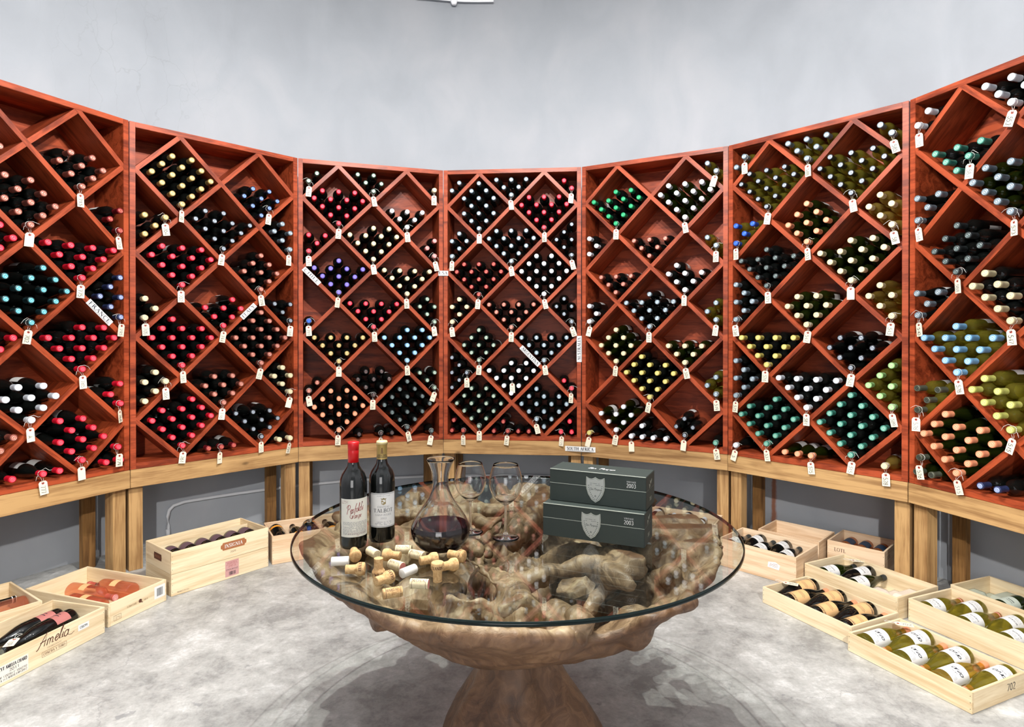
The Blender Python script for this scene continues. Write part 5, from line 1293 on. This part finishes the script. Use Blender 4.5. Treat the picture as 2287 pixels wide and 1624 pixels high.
stamp(e, .165, .056, .1, .03, sd, limited, L_=Lb)
def sbox(b, F):
    for p, q in (((-.018, -.012), (.018, -.012)), ((.018, -.012), (.018, .012)), ((.018, .012), (-.018, .012)), ((-.018, .012), (-.018, -.012)), ((-.008, -.012), (-.008, .012))): b.stroke([p, q], .0009, M_brown, F)
    fine_print(b, .02, .012, 2, M_brown, F @ T((.005, 0, 0)), 3)
stamp(e, .045, .03, .05, .03, sd, sbox, L_=Lb)
# A, front left
e, M4, fl = crate((-1.866, 2.803), -104.5, 165.5, .60, .305, .118, 'open pine crate with handwritten-style branding and two dark bottles, at lower left')
La = .60
for i, (y, x0) in enumerate(((.165, .045), (.075, .03))):
    # bases near the far end, necks towards the viewer
    xx = (x0 if not fl else La-x0)
    crate_bottle(M4, xx, .305-y if fl else y, .072 if i == 0 else .058, (0 if not fl else 180)+(3 if i == 0 else -2), 'u', 'd', 'D', ('longer-showing' if i == 0 else 'half-hidden')+' dark bottle with pink foil label in the lower left crate', k=1.16, roll=0, lcol=PNK, lz=(.035, .10), half=66, mark=((.35, .05, .2), (.55, .06, .3)), kl=1.04)
def amelia(b, F):
    text_script(b, 'Amelia', .055, M_brown, F @ T((0, .005, 0)), .07, shear=.3, width=.135)
    b.stroke([(.070, .005), (.082, .002), (.096, .009)], .002, M_brown, F)
    text_serif(b, 'CHARDONNAY', .005, M_brown, F @ T((.008, -.009, 0)), width=.062)
    text_serif(b, 'CONCHA Y TORO', .010, M_brown, F @ T((.008, -.032, 0)), width=.095)
    for p, q in (((-.045, -.037), (.061, -.037)), ((.061, -.037), (.061, -.017)), ((.061, -.017), (-.045, -.017)), ((-.045, -.017), (-.045, -.037))): b.stroke([p, q], .0009, M_brown, F)
M_lab = simple('pale_shipping_label', (226, 220, 208), .6)
sideA, yA = ('f', 0) if fl else ('f', 0)
def axp(d): return La-d if fl else d      # distance from the far corner along the front face
stamp(e, axp(.245), .068, .1, .05, 'f', amelia, name='branding', label='brown cursive branding')
stamp(e, axp(.105), .078, .052, .026, 'f', lambda b, F: text_serif(b, 'C88299', .010, M_ink, F @ T((0, -.005, 0)), width=.036, bold=1.4), base=M_paper, name='paper_sticker')
def ship(b, F):
    text_serif(b, 'CYT AMELIA CHARD', .013, M_ink, F @ T((0, .014, 0)), width=.108, bold=1.4); text_serif(b, '2011', .011, M_ink, F @ T((.005, -.002, 0)), width=.04, bold=1.5)
    text_serif(b, 'OF 1330284 C 10062702', .008, M_ink, F @ T((0, -.016, 0)), width=.108, bold=1.3); text_serif(b, 'CA 14 5 WHITE L9P120912', .008, M_ink, F @ T((0, -.028, 0)), width=.108, bold=1.3)
stamp(e, axp(.405), .045, .118, .066, 'f', ship, base=M_lab, name='shipping_label', label='printed shipping label')
# C, far left
e, M4, fl = crate((-2.19, 2.852), 145.6, -124.4, .40, .335, .125, 'open pine crate cut off at the far left with pink wine', mat=M_crate)
crate_bottle(M4, .15, .016, .075, 90, 'b', 'p', 'W', 'clear pink wine bottle lying in the far left crate', k=1.25, lz=None)
crate_bottle(M4, .27, .320, .075, -90, 'b', 'd', 'W', 'dark bottle neck with a white capsule in the far left crate', k=1.1, lz=None)

# tags lying on the crated bottles
for num, x, y, z, yaw, lab in (('552', 1.397, 3.15, .0925, 60, 'cream price tag lying on the bottles of the tan-labelled crate'), ('702', 1.69, 2.70, .0925, 70, 'cream price tag lying on necks in the crate marked 702'),
                               ('547', 1.90, 3.43, .104, 75, 'cream price tag lying by the three white-labelled bottles and tray'), ('109', -2.03, 2.50, .123, 20, 'cream price tag numbered 109 lying in the lower left crate')):
    e = empty('price_tag', T((x, y, z)) @ R(yaw*D2R), lab, 'price tag', 'price tags lying in the crates')
    o = tag_card(num, 77).build('card', e); o.matrix_local = R(-PI/2, 'X')
    b = MB(); b.tube([(0, -.010, .001), (.006, .012, .003), (.014, .030, .002), (.004, .040, .001), (-.008, .026, .002), (0, -.010, .001)], .0008, M_string, 4); b.build('string', e)

# ------------------------------------------------------------------ lamp bar high on the wall
b = MB(); pr = []
for i in range(9):
    u = -.155+.125*i/8; pr.append(wallp(u, 4.06+.002*math.sin(i), RW-.06))
b.tube(pr, .008, M_pvc, 8)
e = empty('wall_lamp', Matrix(), 'slim white lamp bar high on the plaster wall', 'lamp')
b.build('bar', e)
c_ = wallp(-.0945, 4.055, RW-.06)
b = MB(); b.lathe([(.018, -.03), (.030, .0), (.022, .03), (0, .035)], M_pvc, 20, T(c_)); b.build('socket', e)

# ------------------------------------------------------------------ light
def point(x, y, z, p, r=.035, col=(1, .97, .93)):
    l = bpy.data.lights.new('ceiling_bulb', 'POINT'); l.energy = p; l.shadow_soft_size = r; l.color = col
    o = bpy.data.objects.new('ceiling_spot', l); COL.objects.link(o); o.location = (x, y, z)
def area(loc, rot, sx, sy, p, col=(1, 1, 1)):
    l = bpy.data.lights.new('fill_light', 'AREA'); l.shape = 'RECTANGLE'; l.size = sx; l.size_y = sy; l.energy = p; l.color = col
    o = bpy.data.objects.new('fill_light', l); COL.objects.link(o); o.location = loc; o.rotation_euler = rot
def spot(loc, aim, p, size, blend, r=.03, col=(1, .97, .93)):
    l = bpy.data.lights.new('low_fill_spot', 'SPOT'); l.energy = p; l.shadow_soft_size = r; l.color = col; l.spot_size = size*D2R; l.spot_blend = blend
    o = bpy.data.objects.new('low_fill_spot', l); COL.objects.link(o); o.location = loc
    o.rotation_euler = (Vector(aim)-Vector(loc)).to_track_quat('-Z', 'Y').to_euler()
for k in range(3):
    a = (k*120+30)*D2R; x_, y_ = -.12+.30*math.cos(a), 1.75+.12*math.sin(a)
    point(x_, y_, 3.28, 165, .014)
for k in range(4):
    a = (k*90+40)*D2R
    point(CX+1.05*math.cos(a), CY-.3+1.05*math.sin(a), 3.35, 14, .022)
spot((-.9, .45, 1.9), (-2.25, 3.6, -.25), 250, 46, .5)  # this pair of low spots is added to brighten the wall under the racks
spot((.9, .45, 1.9), (2.35, 3.4, -.25), 250, 46, .5)
area((CX, CY-.2, ZC-.05), (0, 0, 0), 3.2, 3.2, 10, (.93, .97, 1))  # soft fill added below the ceiling, no fixture modelled
area((-.25, -3.4, 1.25), (PI/2, 0, 0), 2.0, 2.2, 70, (1, .98, .97))  # unseen soft fill added outside the doorway in place of daylight
w = bpy.data.worlds.new('cellar_world'); scene.world = w; w.use_nodes = True
w.node_tree.nodes['Background'].inputs[0].default_value = (.8, .85, .9, 1); w.node_tree.nodes['Background'].inputs[1].default_value = .5

# ------------------------------------------------------------------ camera
cd = bpy.data.cameras.new('camera'); cam = bpy.data.objects.new('camera', cd); COL.objects.link(cam)
cam.location = CAM; cam.rotation_euler = (PI/2-.2255*D2R, 0, 0)
cd.sensor_width = 36; cd.lens = 1368.55/2287*36; cd.shift_y = -(812-758.33)/2287; cd.clip_start = .02
scene.camera = cam
scene.view_settings.view_transform = 'Standard'; scene.view_settings.look = 'None'
scene.view_settings.exposure = 0.0; scene.view_settings.gamma = 1.0; scene.view_settings.use_curve_mapping = False
try:
    scene.cycles.use_denoising = True; scene.cycles.max_bounces = 7; scene.cycles.transparent_max_bounces = 14; scene.cycles.transmission_bounces = 8; scene.cycles.use_adaptive_sampling = True; scene.cycles.adaptive_threshold = .05; scene.cycles.adaptive_min_samples = 16
    scene.cycles.diffuse_bounces = 3; scene.cycles.glossy_bounces = 3; scene.cycles.caustics_reflective = False; scene.cycles.sample_clamp_indirect = 4
except Exception: pass
